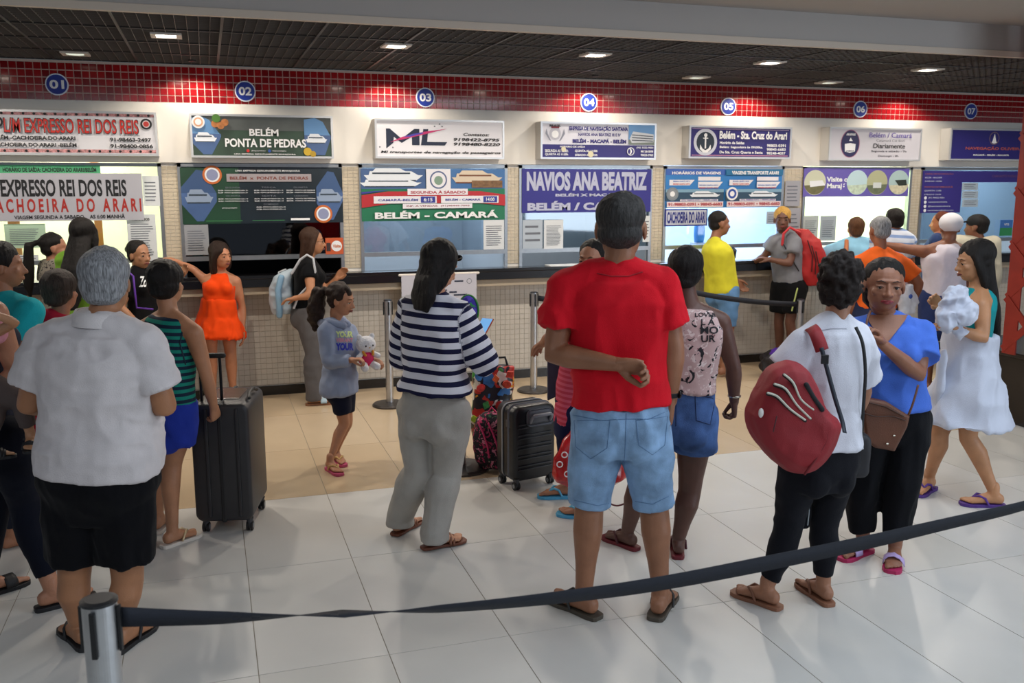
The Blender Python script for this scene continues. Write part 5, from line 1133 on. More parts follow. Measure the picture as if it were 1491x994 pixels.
# foreground belt: pulled right, out of the frame
A = Vector((pf.x, pf.y, .905)); Bq = onZ(1560, 712, .90); nb_ = (Bq-A).cross(Z_).normalized()
PB = [A+(Bq-A).normalized()*.04]
for (u, v) in ((330, 899), (500, 893), (640, 886), (800, 871), (950, 851), (1100, 823), (1250, 792), (1380, 762), (1491, 736)): PB.append(onV(u, v, A, 0, nb_))
PB.append(Bq); PP = bez(PB, 6); TWA = [0, .55, 1.50, .75, .45, .25, .1, .15, .3, .45, .5]
TT = [lerp(TWA[min(i//6, 10)], TWA[min(i//6+1, 10)], (i % 6)/6) for i in range(len(PP))]
belt('barrier_belt', 'long dark belt sweeping across the foreground from the near stanchion to the right edge', PP, .052, TT)
e_ = Vector((Bq.x, Bq.y, 0)); stanchion(e_.x, e_.y, 'stanchion past the right edge holding the foreground belt', .95)
def sag(a, b, s_, n=14): return [lerp(a, b, i/n)-Z_*s_*4*(i/n)*(1-i/n) for i in range(n+1)]
belt('barrier_belt', 'dark belt running from the stanchion behind the small suitcase to the red T-shirt', sag(sB+Z_*.88+X_*.035, hid+Z_*.9-X_*.035, .07), .05)
belt('barrier_belt', 'dark belt sagging in front of the yellow shirt man towards booth 06', sag(hid+Z_*.93+X_*.035, sD+Z_*.76-X_*.035, .03), .05)
# ---- suitcases
def frame_from(p0, ang): c, s_ = math.cos(ang), math.sin(ang); return Matrix.Translation(p0) @ Matrix(((c, -s_, 0, 0), (s_, c, 0, 0), (0, 0, 1, 0), (0, 0, 0, 1)))
def rbox(M, x0, y0, z0, x1, y1, z1, rr, n=6):
    """upright box with rounded corners seen from the front (xz outline, extruded along y)"""
    o = []
    for cx, cz, a0 in ((x1-rr, z1-rr, 0), (x0+rr, z1-rr, PI/2), (x0+rr, z0+rr, PI), (x1-rr, z0+rr, 1.5*PI)):
        for k in range(n+1): a = a0+PI/2*k/n; o.append((cx+rr*math.cos(a), cz+rr*math.sin(a)))
    e = min(.02, rr*.6); cx, cz = (x0+x1)/2, (z0+z1)/2
    def ring(y, sh): return [M @ Vector((cx+(x-cx)*(1-sh/(x1-x0)*2), y, cz+(z-cz)*(1-sh/(z1-z0)*2))) for x, z in o]
    return Raw().rings([ring(y0, e), ring(y0+e*.3, e*.3), ring(y0+e, 0), ring(y1-e, 0), ring(y1-e*.3, e*.3), ring(y1, e)])
def wheel(t, M, x, y, name='wheel', r=.028, m=None, hub=None):
    for s_ in (-1, 1):
        c = M @ Vector((x+s_*.011, y, r)); ax = (M.to_3x3() @ X_).normalized(); B = (M.to_3x3() @ Y_).normalized()
        o = obj(name, Raw().loft([(c-ax*.008, B, Z_, r*.85, r*.85), (c-ax*.006, B, Z_, r, r), (c+ax*.006, B, Z_, r, r), (c+ax*.008, B, Z_, r*.85, r*.85)], 18), m or mat('#141416', .5), t)
        obj('hub', Raw().loft([(c-ax*.0095, B, Z_, r*.5, r*.5), (c+ax*.0095, B, Z_, r*.5, r*.5)], 14), hub or mat('#8a8d92', .4), o)
    obj('caster_fork', Raw().loft([(M @ Vector((x, y, r*.8)), M.to_3x3() @ X_, M.to_3x3() @ Y_, .008, .02), (M @ Vector((x, y, .075)), M.to_3x3() @ X_, M.to_3x3() @ Y_, .022, .024)], 10), mat('#3a3c40', .5), t)
# large dark suitcase: corner towards the camera
a0 = onZ(294, 778); a1 = onZ(362, 776); a2 = onZ(378, 742)
g = a1-a0; ang = math.atan2(g.y, g.x); p0 = Vector((a0.x, a0.y, 0)); M = frame_from(p0, ang); wd = g.length+.06
t = PS['bigcase'] = thing('suitcase', 'tall dark grey hard shell suitcase held by the striped top woman', 'suitcase', (p0.x, p0.y, 0)); DG = mat('#2d2c2f', .42, noise=.08, scale=20, bump=.15, bscale=500)
dp = .46
obj('shell', rbox(M, -.03, 0, .07, wd-.03-.005, dp, .745, .05).__class__().rings([[M @ Vector((x, y, z)) for x, y, z in q] for q in []], cap=False) if False else rbox(M @ Matrix.Rotation(0, 4, 'Z'), -.03, .0, .07, wd-.03, dp, .745, .045), DG, t, True, bevel=0)
for y in (): pass
zc = [wd/2-.03-.013, wd/2-.03+.013]
obj('zip_band', rbox(M, zc[0], -.003, .066, zc[1], dp+.003, .749, .01), mat('#17171a', .5), t)
for x in (.0+.045, wd-.03-.075):
    obj('rib', rbox(M, x, -.005, .10, x+.02, -.0, .72, .008), DG, t)
for x in (.015, wd-.06):
    for y in (.05, dp-.06): wheel(t, M, x, y)
hx_ = wd/2-.03; 
for x in (hx_-.09, hx_+.02): obj('handle_tube', Raw().tube([M @ Vector((x-.02, dp*.2, .745)), M @ Vector((x-.02, dp*.2, 1.0))], .008, 8), mat('#1c1c20', .3, metal=.6), t, True)
obj('grip', Raw().tube([M @ Vector((hx_-.13, dp*.2, 1.0)), M @ Vector((hx_+.02, dp*.2, 1.0))], .015, 10), mat('#141416', .5), t, True)
obj('top_plate', bx(.02, .1, .745, wd-.09, dp-.06, .752).__class__().box(.04, .12, .744, wd-.10, dp-.08, .751, M), mat('#5a4a40', .25), t, bevel=.003)
obj('carry_handle', Raw().tube([M @ Vector((wd-.04, -.0+.1, .755)), M @ Vector((wd-.05, .16, .775)), M @ Vector((wd-.05, .26, .775)), M @ Vector((wd-.04, .32, .755))], .010, 8), mat('#1a1a1c', .5), t, True)
# small black ribbed cabin case
b0 = onZ(762, 711); b1 = onZ(806, 702); g = b1-b0; ang = math.atan2(g.y, g.x); M = frame_from(Vector((b0.x, b0.y, 0)), ang)
t = thing('suitcase', 'small black ribbed cabin suitcase with grey trim', 'suitcase', tuple(b0)); BK = mat('#17181c', .35, noise=.1, scale=20); GT = mat('#6a6d75', .4)
x0, x1 = -.085, .235
obj('shell', rbox(M, x0, -.02, .055, x1, .20, .545, .055), BK, t, True)
obj('trim_frame', rbox(M, x0-.006, .03, .05, x1+.006, .065, .553, .06), GT, t, True)
obj('edge_band', rbox(M, x0-.004, .105, .052, x1+.004, .125, .55, .058), mat('#85888f', .35), t, True)
for k in range(5):
    for dz in (0, .022): obj('rib', rbox(M, x0+.03, -.028, .13+k*.068+dz, x1-.03, -.018, .138+k*.068+dz, .004, 2), mat('#2a2c31', .35), t)
r = Raw().tube([M @ Vector(q) for q in ((.035, -.03, .44), (.035, -.05, .475), (.05, -.055, .485), (.17, -.055, .485), (.185, -.05, .475), (.185, -.03, .44))], .011, 8)
obj('carry_handle', r, mat('#7d8088', .35), t, True); obj('handle_tray', rbox(M, .01, -.026, .41, .21, -.017, .52, .03), mat('#5a5d65', .4), t, True); obj('lock', rbox(M, x0+.0, .02, .40, x0+.02, .08, .46, .006), GT, t)
for x in (-.055, .205):
    for y in (.0, .17): wheel(t, M, x, y, r=.027)
# ---- big printed tote
def blob(name, label, cat, secs, m, vox=.008, post=None, n=28, p=2.6, group=None, loc=None):
    t = thing(name, label, cat, tuple(loc if loc is not None else (secs[0][0].x, secs[0][0].y, secs[0][0].z)), group)
    R = Raw(); R.loft(secs, n, p); queue(name+'_body', t, m, [(R, vox, 2)], post); return t
tp = onZ(716, 676); Ft = Vector((tp.x, tp.y+.12, 0)); c0 = onV(716, 640, Ft, .1)
RT = RGT; UPZ = Vector((0, 0, 1))
PRN = print_mat('bag_print', '#171420', [('#b3261e', .53, 7), ('#d8d4cc', .62, 9), ('#2f6aa8', .63, 8), ('#3d8a3a', .64, 10), ('#d88a1e', .66, 9), ('#111016', .64, 13)], dist=.6, rough=.35)
cT = onV(719, 570, Ft, .1); cB = Vector((onV(714, 660, Ft, .1).x, onV(714, 660, Ft, .1).y, .14))
t = blob('tote_bag', 'large glossy carrier bag with multicoloured print behind the pink rucksack', 'bag', [(Vector((cB.x, cB.y, .13)), RT, NH, .12, .08), (lerp(cB, cT, .4), RT, NH, .15, .10), (lerp(cB, cT, .8), RT, NH, .152, .10), (Vector((cT.x, cT.y, onV(719, 533, Ft, .1).z)), RT, NH, .142, .06)], PRN, post=cloth_post(.012, 7, 7))
for dx in (-.04, .05):
    c = Vector((cT.x, cT.y, onV(719, 533, Ft, .1).z)); obj('handle', Raw().tube([c+RT*(dx-.06), c+RT*(dx-.05)+UPZ*.06, c+RT*(dx+.03)+UPZ*.065, c+RT*(dx+.05)], .009, 8), mat('#121214', .6), t, True)
for k, (u, v, c1) in enumerate(((700, 565, '#c9302a'), (722, 552, '#d05a2a'), (738, 560, '#b8402a'), (708, 590, '#3f8a4a'), (728, 590, '#a82a26'), (742, 545, '#c8402e'), (697, 548, '#3c74b0'), (690, 610, '#9ab02a'))):
    P = onV(u, v, Ft, -.02); a = .4+k*1.3; A = RT*math.cos(a)+UPZ*math.sin(a); B = NH.cross(A)
    obj('print_patch', Raw().loft([(P+NH*.02, A, B, .032, .026), (P-NH*.004, A, B, .032, .026)], 4 if k % 2 else 12), mat(c1, .35, noise=.4, scale=40), t)
# ---- pink floral rucksack
pk = onZ(716, 684); P0 = Vector((pk.x, pk.y, 0)); 
FLR = print_mat('floral', '#1a1420', [('#b02a5a', .57, 26), ('#c97a94', .64, 34), ('#3f6a4a', .66, 30), ('#c9b8b0', .69, 40)], dist=1)
h_ = onV(712, 600, P0, 0).z
t = blob('rucksack', 'pink and black floral school rucksack leaning against the cabin suitcase', 'backpack', [(P0+Z_*.02+RT*.02, RT, NH, .10, .07), (P0+Z_*.1+RT*.015, RT, NH, .135, .10), (P0+Z_*h_*.6, RT, NH, .13, .10), (P0+Z_*h_*.88-RT*.005, RT, NH, .10, .08), (P0+Z_*h_, RT, NH, .05, .045)], FLR, post=cloth_post(.005, 9, 9))
PKM = mat('#c42a66', .5)
for k, dx in enumerate((-.085, -.02)):
    obj('piping', Raw().tube([P0+RT*(dx)-NH*.08+Z_*h_*.86, P0+RT*(dx+.03)-NH*.105+Z_*h_*.72, P0+RT*(dx+.06)-NH*.11+Z_*h_*.5, P0+RT*(dx+.07)-NH*.105+Z_*h_*.3], .007, 8), PKM, t, True)
obj('side_pocket', Raw().ell(P0+RT*.10-NH*.05+Z_*h_*.42, (.03, .05, .09)), mat('#b52a62', .5, noise=.2, scale=40), t, True)
obj('top_loop', Raw().tube([P0+RT*-.02+Z_*h_, P0+Z_*(h_+.035), P0+RT*.03+Z_*h_], .007, 8), PKM, t, True)
# ---- red plastic bag carried by the pink striped woman
Fp = PS['pink'].F; zt_ = onV(858, 640, Fp, -.2); zb_ = onV(858, 708, Fp, -.2)
RG = mat('#b3161c', .22, noise=.25, scale=18, spec=.6)
t = blob('gift_bag', 'glossy red plastic bag with white pattern hanging behind the denim shorts', 'bag', [(zb_, RT, NH, .12, .05), (lerp(zb_, zt_, .25), RT, NH, .205, .10), (lerp(zb_, zt_, .6), RT, NH, .20, .09), (zt_+Z_*.05, RT, NH, .10, .05), (zt_+Z_*.16, RT, NH, .03, .02)], RG, post=cloth_post(.02, 11, 9))
for (u, v) in ((822, 662), (815, 676), (826, 690)): P = onV(u, v, Fp, -.33); obj('print_ring', Raw().tube([P+RT*.016*math.cos(a)+Z_*.016*math.sin(a) for a in [2*PI*i/12 for i in range(13)]], .0035, 6), mat('#e8dede', .4), t, True)
obj('strap_loop', Raw().tube(bez([onV(u, v, Fp, -.2) for u, v in ((882, 706), (884, 728), (898, 736), (915, 730), (924, 722))], 5), .005, 6), mat('#5a1a20', .5), t, True)
b_ = thing('folded_bag', 'dark slate bag hanging between the suitcase and the pink striped top', 'bag', tuple(onV(806, 580, Fp, .1)))
r = Raw(); q = [onV(u, v, Fp, .12) for u, v in ((797, 500), (826, 500), (818, 572), (797, 582))]; r.rings([[x-NH*.03 for x in q], [x+NH*.03 for x in q]]); obj('bag_body', r, mat('#3a3c52', .7, noise=.1), b_, bevel=.006)
obj('bag_strap', Raw().tube([q[0], q[0]+Z_*.1+RT*.04, q[1]+Z_*.02], .006, 6), mat('#24263a', .7), b_, True)
# ---- small white backpack on the woman at booth 02
p = PS['bpack']; 
q = [(onV(u, v, p.F, 0)) for u, v in ((412, 456), (412, 440), (410, 420), (414, 402), (424, 393))]
t = blob('backpack', 'small white and pale blue backpack on the back of the woman in grey trousers', 'backpack', [(q[0], RT, NH, .08, .10), (q[1], RT, NH, .105, .12), (q[2], RT, NH, .10, .12), (q[3], RT, NH, .075, .11), (q[4], RT, NH, .03, .06)], mat('#aab9c4', .5, noise=.18, scale=8), vox=.01, post=cloth_post(.008, 9, 9))
obj('front_pocket', Raw().ell(q[1]-RT*.085-NH*.01+Z_*.02, (.035, .085, .09)), mat('#b9c6cf', .5), t, True)
obj('centre_panel', Raw().tube([q[0]-NH*.125, q[1]-NH*.135, q[2]-NH*.13, q[3]-NH*.115], .028, 8, ref=tuple(RT), flat=1), mat('#7fa3bd', .5), t, True)
obj('shoulder_strap', Raw().tube([onV(u, v, p.F, -.19) for u, v in ((425, 398), (437, 378), (447, 371), (456, 376))]+[onV(u, v, p.F, -.17) for u, v in ((459, 395), (450, 415), (434, 432), (428, 448))], .011, 8), mat('#b9bcc2', .6), t, True)
obj('grab_loop', Raw().tube([onV(u, v, p.F, 0) for u, v in ((405, 405), (406, 396), (416, 392))], .007, 6), mat('#c9ccd0', .5), t, True)
# ---- red backpack on the blond man
p = PS['blond']; q = [onV(u, v, p.F, -.02) for u, v in ((1184, 414), (1182, 400), (1180, 375), (1176, 350), (1168, 334))]
RB = mat('#a81a1c', .6, noise=.12, scale=14)
t = blob('backpack', 'red backpack worn by the blond man in grey T-shirt', 'backpack', [(q[0], RT, NH, .13, .13), (q[1], RT, NH, .15, .15), (q[2], RT, NH, .15, .15), (q[3], RT, NH, .12, .13), (q[4], RT, NH, .06, .07)], RB, vox=.01, post=cloth_post(.008, 8, 8))
for k in range(3): obj('zip_line', Raw().tube([onV(u, v, p.F, -.18) for u, v in ((1176+k*6, 350+k*8), (1183+k*5, 372+k*8), (1182+k*5, 395+k*4))], .006, 6), mat('#3a0c10', .6), t, True)
obj('shoulder_strap', Raw().tube([onV(u, v, p.F, -.13) for u, v in ((1164, 338), (1150, 331), (1141, 340), (1139, 356))], .014, 8), mat('#c03038', .6), t, True)
obj('lower_strap', Raw().tube([onV(u, v, p.F, -.16) for u, v in ((1141, 356), (1152, 376), (1163, 394))], .007, 6), mat('#15151a', .6), t, True)
# ---- purple and black bag on the floor
f0 = onZ(1130, 549); c = Vector((f0.x, f0.y, 0))
t = blob('duffel_bag', 'black and purple bag lying on the floor by the blond man', 'bag', [(c+Z_*.01, RT, NH, .12, .12), (c+Z_*.08, RT, NH, .16, .15), (c+Z_*.2, RT, NH, .15, .14), (c+Z_*.27, RT, NH, .08, .07)], mat('#17151c', .6, noise=.2), vox=.011, post=cloth_post(.02, 9, 9))
R = Raw().ell(c+Z_*.235+RT*.04-NH*.03, (.12, .10, .055)); queue('purple_cloth', t, fabric('#4c2a8a'), [(R, .01, 2)], cloth_post(.03, 16, 16))
# ---- red sling bag of the white T-shirt person
p = PS['white']; off = -.30
o_ = [(1158, 532), (1128, 545), (1108, 580), (1096, 615), (1108, 650), (1135, 680), (1160, 697), (1190, 694), (1215, 670), (1230, 640), (1232, 622), (1210, 600), (1196, 565), (1180, 540)]
Pc = [onV(u, v, p.F, off) for u, v in o_]; cen = sum(Pc, Vector())/len(Pc); Pc = bez(Pc+[Pc[0]], 4)[:-1]; R = Raw(); rg = []
for dd, sc_ in ((-.115, .45), (-.105, .72), (-.075, .90), (-.03, .98), (.04, 1), (.09, .92), (.11, .7)): rg.append([cen+(x-cen)*sc_+NH*(dd+.09) for x in Pc])
R.rings(rg); RBM = mat('#8c1420', .6, noise=.10, scale=9, bump=.3, bscale=350)
t = thing('sling_bag', 'large dark red sling rucksack with white zips on the white T-shirt person', 'bag', tuple(cen)); queue('bag_body', t, RBM, [(R, .007, 3)], cloth_post(.005, 9, 9))
def onbag(u, v, d=0): return onV(u, v, p.F, off-.028+d)
for k, pts in enumerate((((1118, 573), (1132, 578), (1150, 596), (1172, 612)), ((1128, 560), (1144, 567), (1160, 590), (1180, 610)), ((1142, 546), (1155, 558), (1166, 582), (1184, 597)))):
    obj('zip_tape', Raw().tube(bez([onbag(u, v, .005+.006*k) for u, v in pts], 4), .0085, 8), mat('#1c1216', .7), t, True)
    obj('zip', Raw().tube(bez([onbag(u, v-1, -.008+.006*k) for u, v in pts], 4), .0045, 8), mat('#c9c6b8', .4), t, True)
obj('seam', Raw().tube(bez([onbag(u, v, .01) for u, v in ((1184, 604), (1204, 632), (1196, 655), (1172, 690))], 5), .005, 6), mat('#6a0e18', .7), t, True)
obj('badge', Raw().ell(onbag(1108, 601, .0), (.012, .008, .02)), mat('#d0ccc8', .4), t, True); obj('zip_pull', Raw().tube([onbag(1131, 606, -.012), onbag(1126, 628, -.014)], .003, 6), mat('#4a1a20', .5), t, True)
obj('webbing', Raw().tube(bez([onbag(u, v, .01) for u, v in ((1174, 560), (1184, 578), (1197, 596))], 4), .011, 6, ref=tuple(RT), flat=1), mat('#17171c', .8), t, True)
def ribbon(pts, w, th=.004, nrm=None):
    R = []; 
    for i, x in enumerate(pts):
        d = (pts[min(i+1, len(pts)-1)]-pts[max(i-1, 0)]).normalized(); nn = (nrm or NH); sd = d.cross(nn).normalized(); R.append([x+sd*w/2-nn*th/2, x-sd*w/2-nn*th/2, x-sd*w/2+nn*th/2, x+sd*w/2+nn*th/2])
    return Raw().rings(R)
BACKOFF = -.165
obj('padded_strap', ribbon(bez([onV(u, v, p.F, o2) for u, v, o2 in ((1180, 476, -.10), (1186, 482, -.14), (1191, 493, -.165), (1197, 510, -.175))], 5), .055, .012), RBM, t, True)
obj('strap', ribbon(bez([onV(u, v, p.F, o2) for u, v, o2 in ((1196, 506, -.18), (1205, 540, -.185), (1216, 580, -.185), (1226, 612, -.2), (1230, 630, -.25))], 5), .018, .004), mat('#1a2230', .6), t, True)
obj('buckle', Raw().box(-.016, -.006, -.02, .016, .006, .02, Matrix.Translation(onV(1201, 523, p.F, -.19)) @ Matrix.Rotation(-YAW, 4, 'Z')), mat('#15161a', .4), t, bevel=.003)
s2 = thing('shoulder_bag', 'black shoulder bag with thin strap on the far side of the white T-shirt', 'bag', tuple(onV(1250, 660, p.F, .1)))
queue('bag_body', s2, mat('#1d1c22', .6), [(rbox(Matrix.Translation(onV(1250, 662, p.F, .02)) @ Matrix.Rotation(-YAW, 4, 'Z'), -.045, -.04, -.10, .045, .06, .10, .03), .007, 2)], cloth_post(.003, 9, 9))
obj('strap', ribbon(bez([onV(u, v, p.F, o2) for u, v, o2 in ((1246, 476, -.10), (1256, 500, -.13), (1260, 540, -.12), (1258, 580, -.10), (1254, 640, -.02))], 5), .014), mat('#15171c', .6), s2, True)
# dark jacket hanging at the hip
jk = thing('folded_jacket', 'black folded jacket with pale zip hanging between the white T-shirt person legs', 'jacket', tuple(onV(1168, 740, p.F, -.1)))
R = Raw().loft([(onV(1166, 768, p.F, .05), RT, NH, .035, .02), (onV(1166, 740, p.F, .05), RT, NH, .045, .03), (onV(1160, 690, p.F, .02), RT, NH, .06, .05)], 16); queue('jacket_body', jk, fabric('#14151a'), [(R, .007, 2)], cloth_post(.01, 14, 6))
obj('zip', Raw().tube([onV(1179, 700, p.F, .04), onV(1178, 745, p.F, .02), onV(1176, 764, p.F, .02)], .003, 6), mat('#a8b0b4', .4), jk, True)
# ---- brown crossbody bag of the blue blouse woman
p = PS['blue']; LE = mat('#5c3420', .45, noise=.15, scale=12, bump=.2, bscale=200)
o_ = [(1253, 576), (1290, 584), (1322, 604), (1318, 620), (1300, 655), (1272, 650), (1258, 640), (1254, 610)]; Pc = [onV(u, v, p.F, -.23) for u, v in o_]; cen = sum(Pc, Vector())/len(Pc)
t = thing('crossbody_bag', 'brown leather crossbody bag hanging in front of the blue blouse woman', 'bag', tuple(cen)); R = Raw().rings([[cen+(x-cen)*sc_+NH*d for x in Pc] for d, sc_ in ((-.035, .9), (-.025, 1), (.025, 1), (.035, .9))])
queue('bag_body', t, LE, [(R, .005, 2)]); obj('flap_seam', Raw().tube(bez([onV(u, v, p.F, -.272) for u, v in ((1256, 600), (1275, 606), (1300, 606), (1318, 612))], 4), .003, 6), mat('#3a1e12', .5), t, True)
obj('zip', Raw().tube([onV(u, v, p.F, -.27) for u, v in ((1258, 584), (1290, 592), (1316, 606))], .003, 6), mat('#3f2417', .5), t, True)
for (u, v) in ((1302, 634), (1292, 646)): obj('stud', Raw().ell(onV(u, v, p.F, -.27), (.008, .004, .005)), mat('#c9c4b4', .25, metal=.8), t, True)
obj('strap', ribbon(bez([onV(u, v, p.F, o2) for u, v, o2 in ((1322, 606, -.22), (1330, 585, -.22), (1337, 560, -.2))], 5), .010), LE, t, True)
obj('strap', ribbon(bez([onV(u, v, p.F, o2) for u, v, o2 in ((1256, 580, -.22), (1255, 520, -.19), (1262, 470, -.15), (1268, 452, -.1))], 5), .012), LE, t, True)
# ---- plush toy (plain white bear in a pink romper)
p = PS['girl']; tc = onV(533, 515, p.F, -.06); ph = NH*-.75+RGT*.55; ph.normalize(); px = ph.cross(Z_).normalized()*-1; A3 = (px, -ph, Z_)
t = thing('plush_toy', 'white plush toy in a bright pink romper held by the young girl', 'toy', tuple(tc)); WF = mat('#e2e2e6', .95, bump=.6, bscale=120, sheen=.4)
def tq(x, y, z): return tc+px*x+ph*y+Z_*z
r = Raw(); r.ell(tq(0, 0, .065), (.070, .055, .058), A3, 20, 14); 
for sg in (1, -1): r.ell(tq(sg*.048, 0, .118), (.020, .014, .020), A3); r.tube([tq(sg*.04, .01, .005), tq(sg*.075, .03, -.015)], [.017, .018], 10); r.tube([tq(sg*.03, .02, -.065), tq(sg*.045, .065, -.082)], [.024, .027], 12)
queue('fur', t, WF, [(r, .005, 2)], hair_post(.001, 90, 90, .001)); r = Raw().ell(tq(0, .0, -.035), (.052, .048, .055), A3, 20, 12); obj('romper', r, mat('#d41a5c', .6), t, True)
for sg in (1, -1): obj('eye', Raw().ell(tq(sg*.026, .052, .062), (.005, .004, .007), A3), mat('#101012', .2), t, True); obj('shoulder_strap', Raw().tube([tq(sg*.028, .045, .0), tq(sg*.036, .03, .02)], .009, 8), mat('#d8922a', .6), t, True)
obj('nose', Raw().ell(tq(0, .056, .05), (.006, .004, .004), A3), mat('#c9a04a', .4), t, True)
# ---- phone and striped woman's things
p = PS['stripe']; t = thing('mobile_phone', 'phone held in front of the striped shirt woman', 'phone', tuple(onV(704, 478, p.F, .2)))
Mp = Matrix.Translation(onV(703, 478, p.F, .16)) @ Matrix.Rotation(-YAW-.5, 4, 'Z') @ Matrix.Rotation(-.9, 4, 'X'); obj('phone_body', Raw().box(-.037, -.005, -.075, .037, .005, .075, Mp), mat('#b04a2a', .4), t, bevel=.004); obj('screen', Raw().box(-.033, -.0062, -.07, .033, -.005, .07, Mp), mat('#6fa6d8', .2, emit=.5), t)
t = thing('round_bag', 'round violet and green patterned bag held in front of the striped woman', 'bag', tuple(onV(682, 452, p.F, .3)))
r = Raw().ell(onV(682, 452, p.F, .33), (.055, .035, .085)); obj('bag_body', r, print_mat('violet_print', '#3a2f9a', [('#5a4ac0', .55, 20), ('#2a8a4a', .64, 18)]), t, True)
obj('rim', Raw().tube([onV(682, 452, p.F, .33)+RGT*.056*math.cos(a)+Z_*.087*math.sin(a) for a in [2*PI*i/24 for i in range(25)]], .006, 6), mat('#2f8a3a', .5), t, True)
# ---- papers and small things on the counter
cz_ = ZK+.001
t = thing('paper_pile', 'white papers on the counter in front of booth 04', 'papers', (onY(800, 388, D-.1).x, D-.1, cz_))
for k, (u0, u1) in enumerate(((797, 850), (905, 935))):
    xa, xb = onY(u0, 388, D-.1).x, onY(u1, 388, D-.1).x; obj('sheet', bx(xa, D-.19, cz_, xb, D-.02, cz_+.008+.006*k), PAPER, t)
bb = onY(1038, 372, D-.12); t = thing('black_bag', 'small black bag on the counter in front of the yellow shirt man', 'bag', (bb.x+.12, D-.1, cz_)); queue('bag_body', t, mat('#121216', .6), [(Raw().ell((bb.x+.22, D-.09, cz_+.07), (.07, .06, .075)), .009, 1)], cloth_post(.01, 12, 12))
# white carrier bag by the orange T-shirt man
p = PS['tang']; c = onV(1322, 432, p.F, -.1); t = thing('carrier_bag', 'white and blue plastic carrier bag beside the orange T-shirt', 'bag', tuple(c))
queue('bag_body', t, mat('#c9ccd4', .5, noise=.1), [(Raw().loft([(c-Z_*.14, RT, NH, .07, .05), (c, RT, NH, .08, .05), (c+Z_*.1, RT, NH, .03, .02)], 16), .01, 2)], cloth_post(.02, 12, 9)); obj('print_patch', Raw().ell(c-NH*.055+Z_*.01, (.02, .006, .02)), mat('#3456a8', .5), t, True)
MESH = flush_queue()
# ---- lettering laid on the clothes
def decal(s, parent_thing, garment, u0, v0, u1, v1, m, bold=.03, flipx=False, shear=0, skew=0):
    g = MESH[parent_thing.name][garment]; me = g.data; vs = [v.co for v in me.vertices]; tree = BVHTree.FromPolygons(vs, [tuple(p.vertices) for p in me.polygons])
    def place(q):
        out = []
        for x, y in q:
            if flipx: x = 1-x
            u = u0+(u1-u0)*x; v = v1+(v0-v1)*y+skew*(x-.5); r = ray(u, v).normalized(); h = tree.ray_cast(CP, r)
            out.append(tuple(h[0]-r*.004) if h[0] is not None else tuple(CP+r*3))
        return np.array(out)
    text(s, parent_thing, place, m, bold, 'print', shear)

def seam(parent_thing, garment, pts, rad, m, name='seam', close=False):
    o = MESH[parent_thing.name][garment]; me = o.data; tree = BVHTree.FromPolygons([v.co for v in me.vertices], [tuple(p.vertices) for p in me.polygons]); P = []
    Q = [Vector((u, v, 0)) for u, v in pts]; W = []
    for i in range(len(Q)-1):
        n = max(2, int((Q[i+1]-Q[i]).length/5)); W += [lerp(Q[i], Q[i+1], k/n) for k in range(n)]
    W.append(Q[-1])
    for q in W:
        r = ray(q.x, q.y).normalized(); h = tree.ray_cast(CP, r)
        if h[0] is not None: P.append(h[0]-r*.001)
    if len(P) > 2: return obj(name, Raw().tube(P, rad, 6), m, o, True)

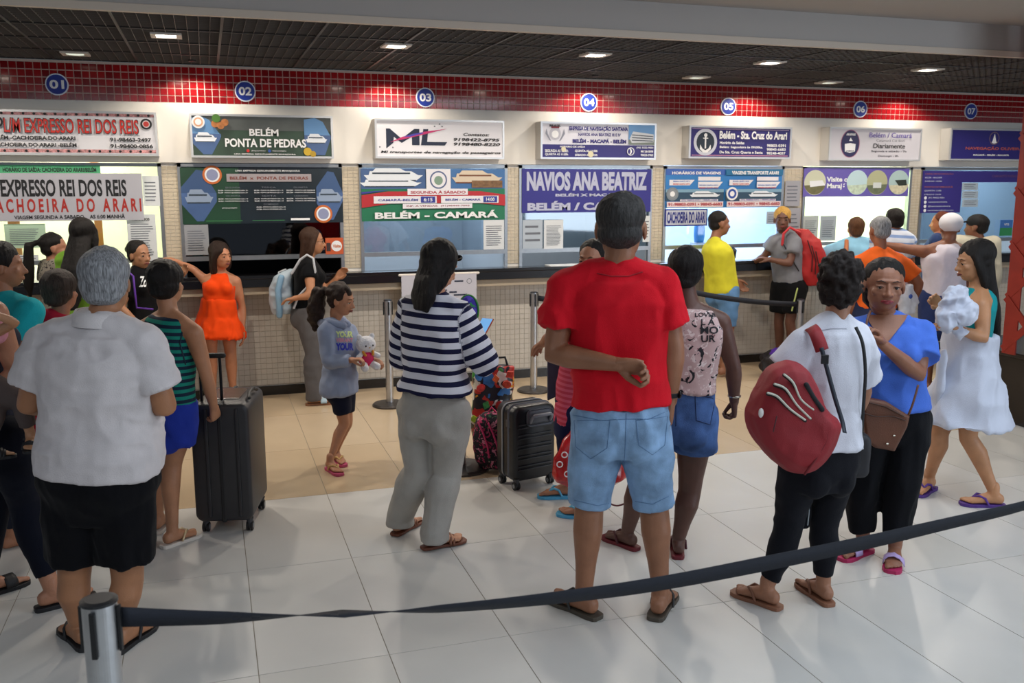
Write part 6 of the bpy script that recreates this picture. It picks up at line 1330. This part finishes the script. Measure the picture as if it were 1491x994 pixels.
def neckline(parent_thing, garment, rows, m, name='neckline'):
    """skin showing in an open neckline: rows = [(v, u_left, u_right)]"""
    o = MESH[parent_thing.name][garment]; me = o.data; tree = BVHTree.FromPolygons([v.co for v in me.vertices], [tuple(p.vertices) for p in me.polygons]); n = 10; V = []; F = []
    for v, a, b in rows:
        for i in range(n+1):
            r = ray(lerp(a, b, i/n), v).normalized(); h = tree.ray_cast(CP, r); V.append(h[0]-r*.011 if h[0] is not None else None)
    last = next(x for x in V if x is not None)
    for i, x in enumerate(V):
        if x is None: V[i] = last
        else: last = x
    for j in range(len(rows)-1):
        for i in range(n): a = j*(n+1)+i; F.append((a, a+n+1, a+n+2, a+1))
    R = Raw(); R.v = [tuple(x) for x in V]; R.f = F
    return obj(name, R, m, parent_thing, True)
g = PS['girl'].t; decal('YOUR', g, 'hoodie', 489, 482, 514, 491, mat('#c8d88a', .7), .05); decal('VIBRANT', g, 'hoodie', 489, 492, 514, 498, mat('#d08a9c', .7), .03); decal('YOUR', g, 'hoodie', 489, 499, 515, 510, mat('#2c35b0', .7), .06)
g = PS['dark'].t
for s_, a in (('LOVER', (1012, 455, 1043, 461)), ('L A', (1021, 464, 1041, 473)), ('MO', (1020, 475, 1046, 486)), ('UR', (1021, 488, 1042, 498))): decal(s_, g, 'blouse', *a, mat('#14141c', .7), .02)
decal('Zou', PS['lany'].t, 't_shirt', 202, 402, 219, 418, mat('#e8e8ea', .6), .02, shear=.3)

g = PS['red'].t; DS = mat('#56789f', .8)
for L_ in ([(836, 612), (838, 650), (860, 668), (884, 652), (888, 612), (836, 612)], [(926, 612), (930, 648), (950, 662), (968, 648), (972, 606), (926, 612)], [(912, 592), (911, 640), (908, 690)], [(834, 604), (875, 612), (912, 610), (945, 610), (972, 598)]): seam(g, 'denim_shorts', L_, .0013, DS, 'pocket_seam')
for L_ in ([(836, 728), (870, 736), (898, 730)], [(915, 728), (950, 734), (974, 722)]): seam(g, 'denim_shorts', L_, .0014, DS, 'hem_seam')
g = PS['dark'].t
for L_ in ([(1012, 575), (1014, 612), (1034, 618), (1042, 580), (1012, 575)], [(985, 560), (984, 620)]): seam(g, 'denim_shorts', L_, .0022, mat('#1c2f58', .8), 'pocket_seam')
g = PS['red'].t; seam(g, 't_shirt', [(870, 398), (890, 402), (915, 402), (935, 396)], .003, mat('#a01020', .8), 'neck_rib')
g = PS['white'].t; seam(g, 't_shirt', [(1188, 482), (1210, 478), (1232, 478)], .003, mat('#b9bbc8', .8), 'neck_rib')
g = PS['green'].t; seam(g, 'striped_top', [(268, 470), (262, 500), (270, 530)], .004, mat('#0f2a3c', .8), 'trim')

neckline(PS['blue'].t, 'blouse', [(458, 1262, 1322), (466, 1264, 1318), (475, 1270, 1311), (485, 1277, 1303), (494, 1284, 1296), (499, 1289, 1291)], PS['blue'].skin)
flush_text()
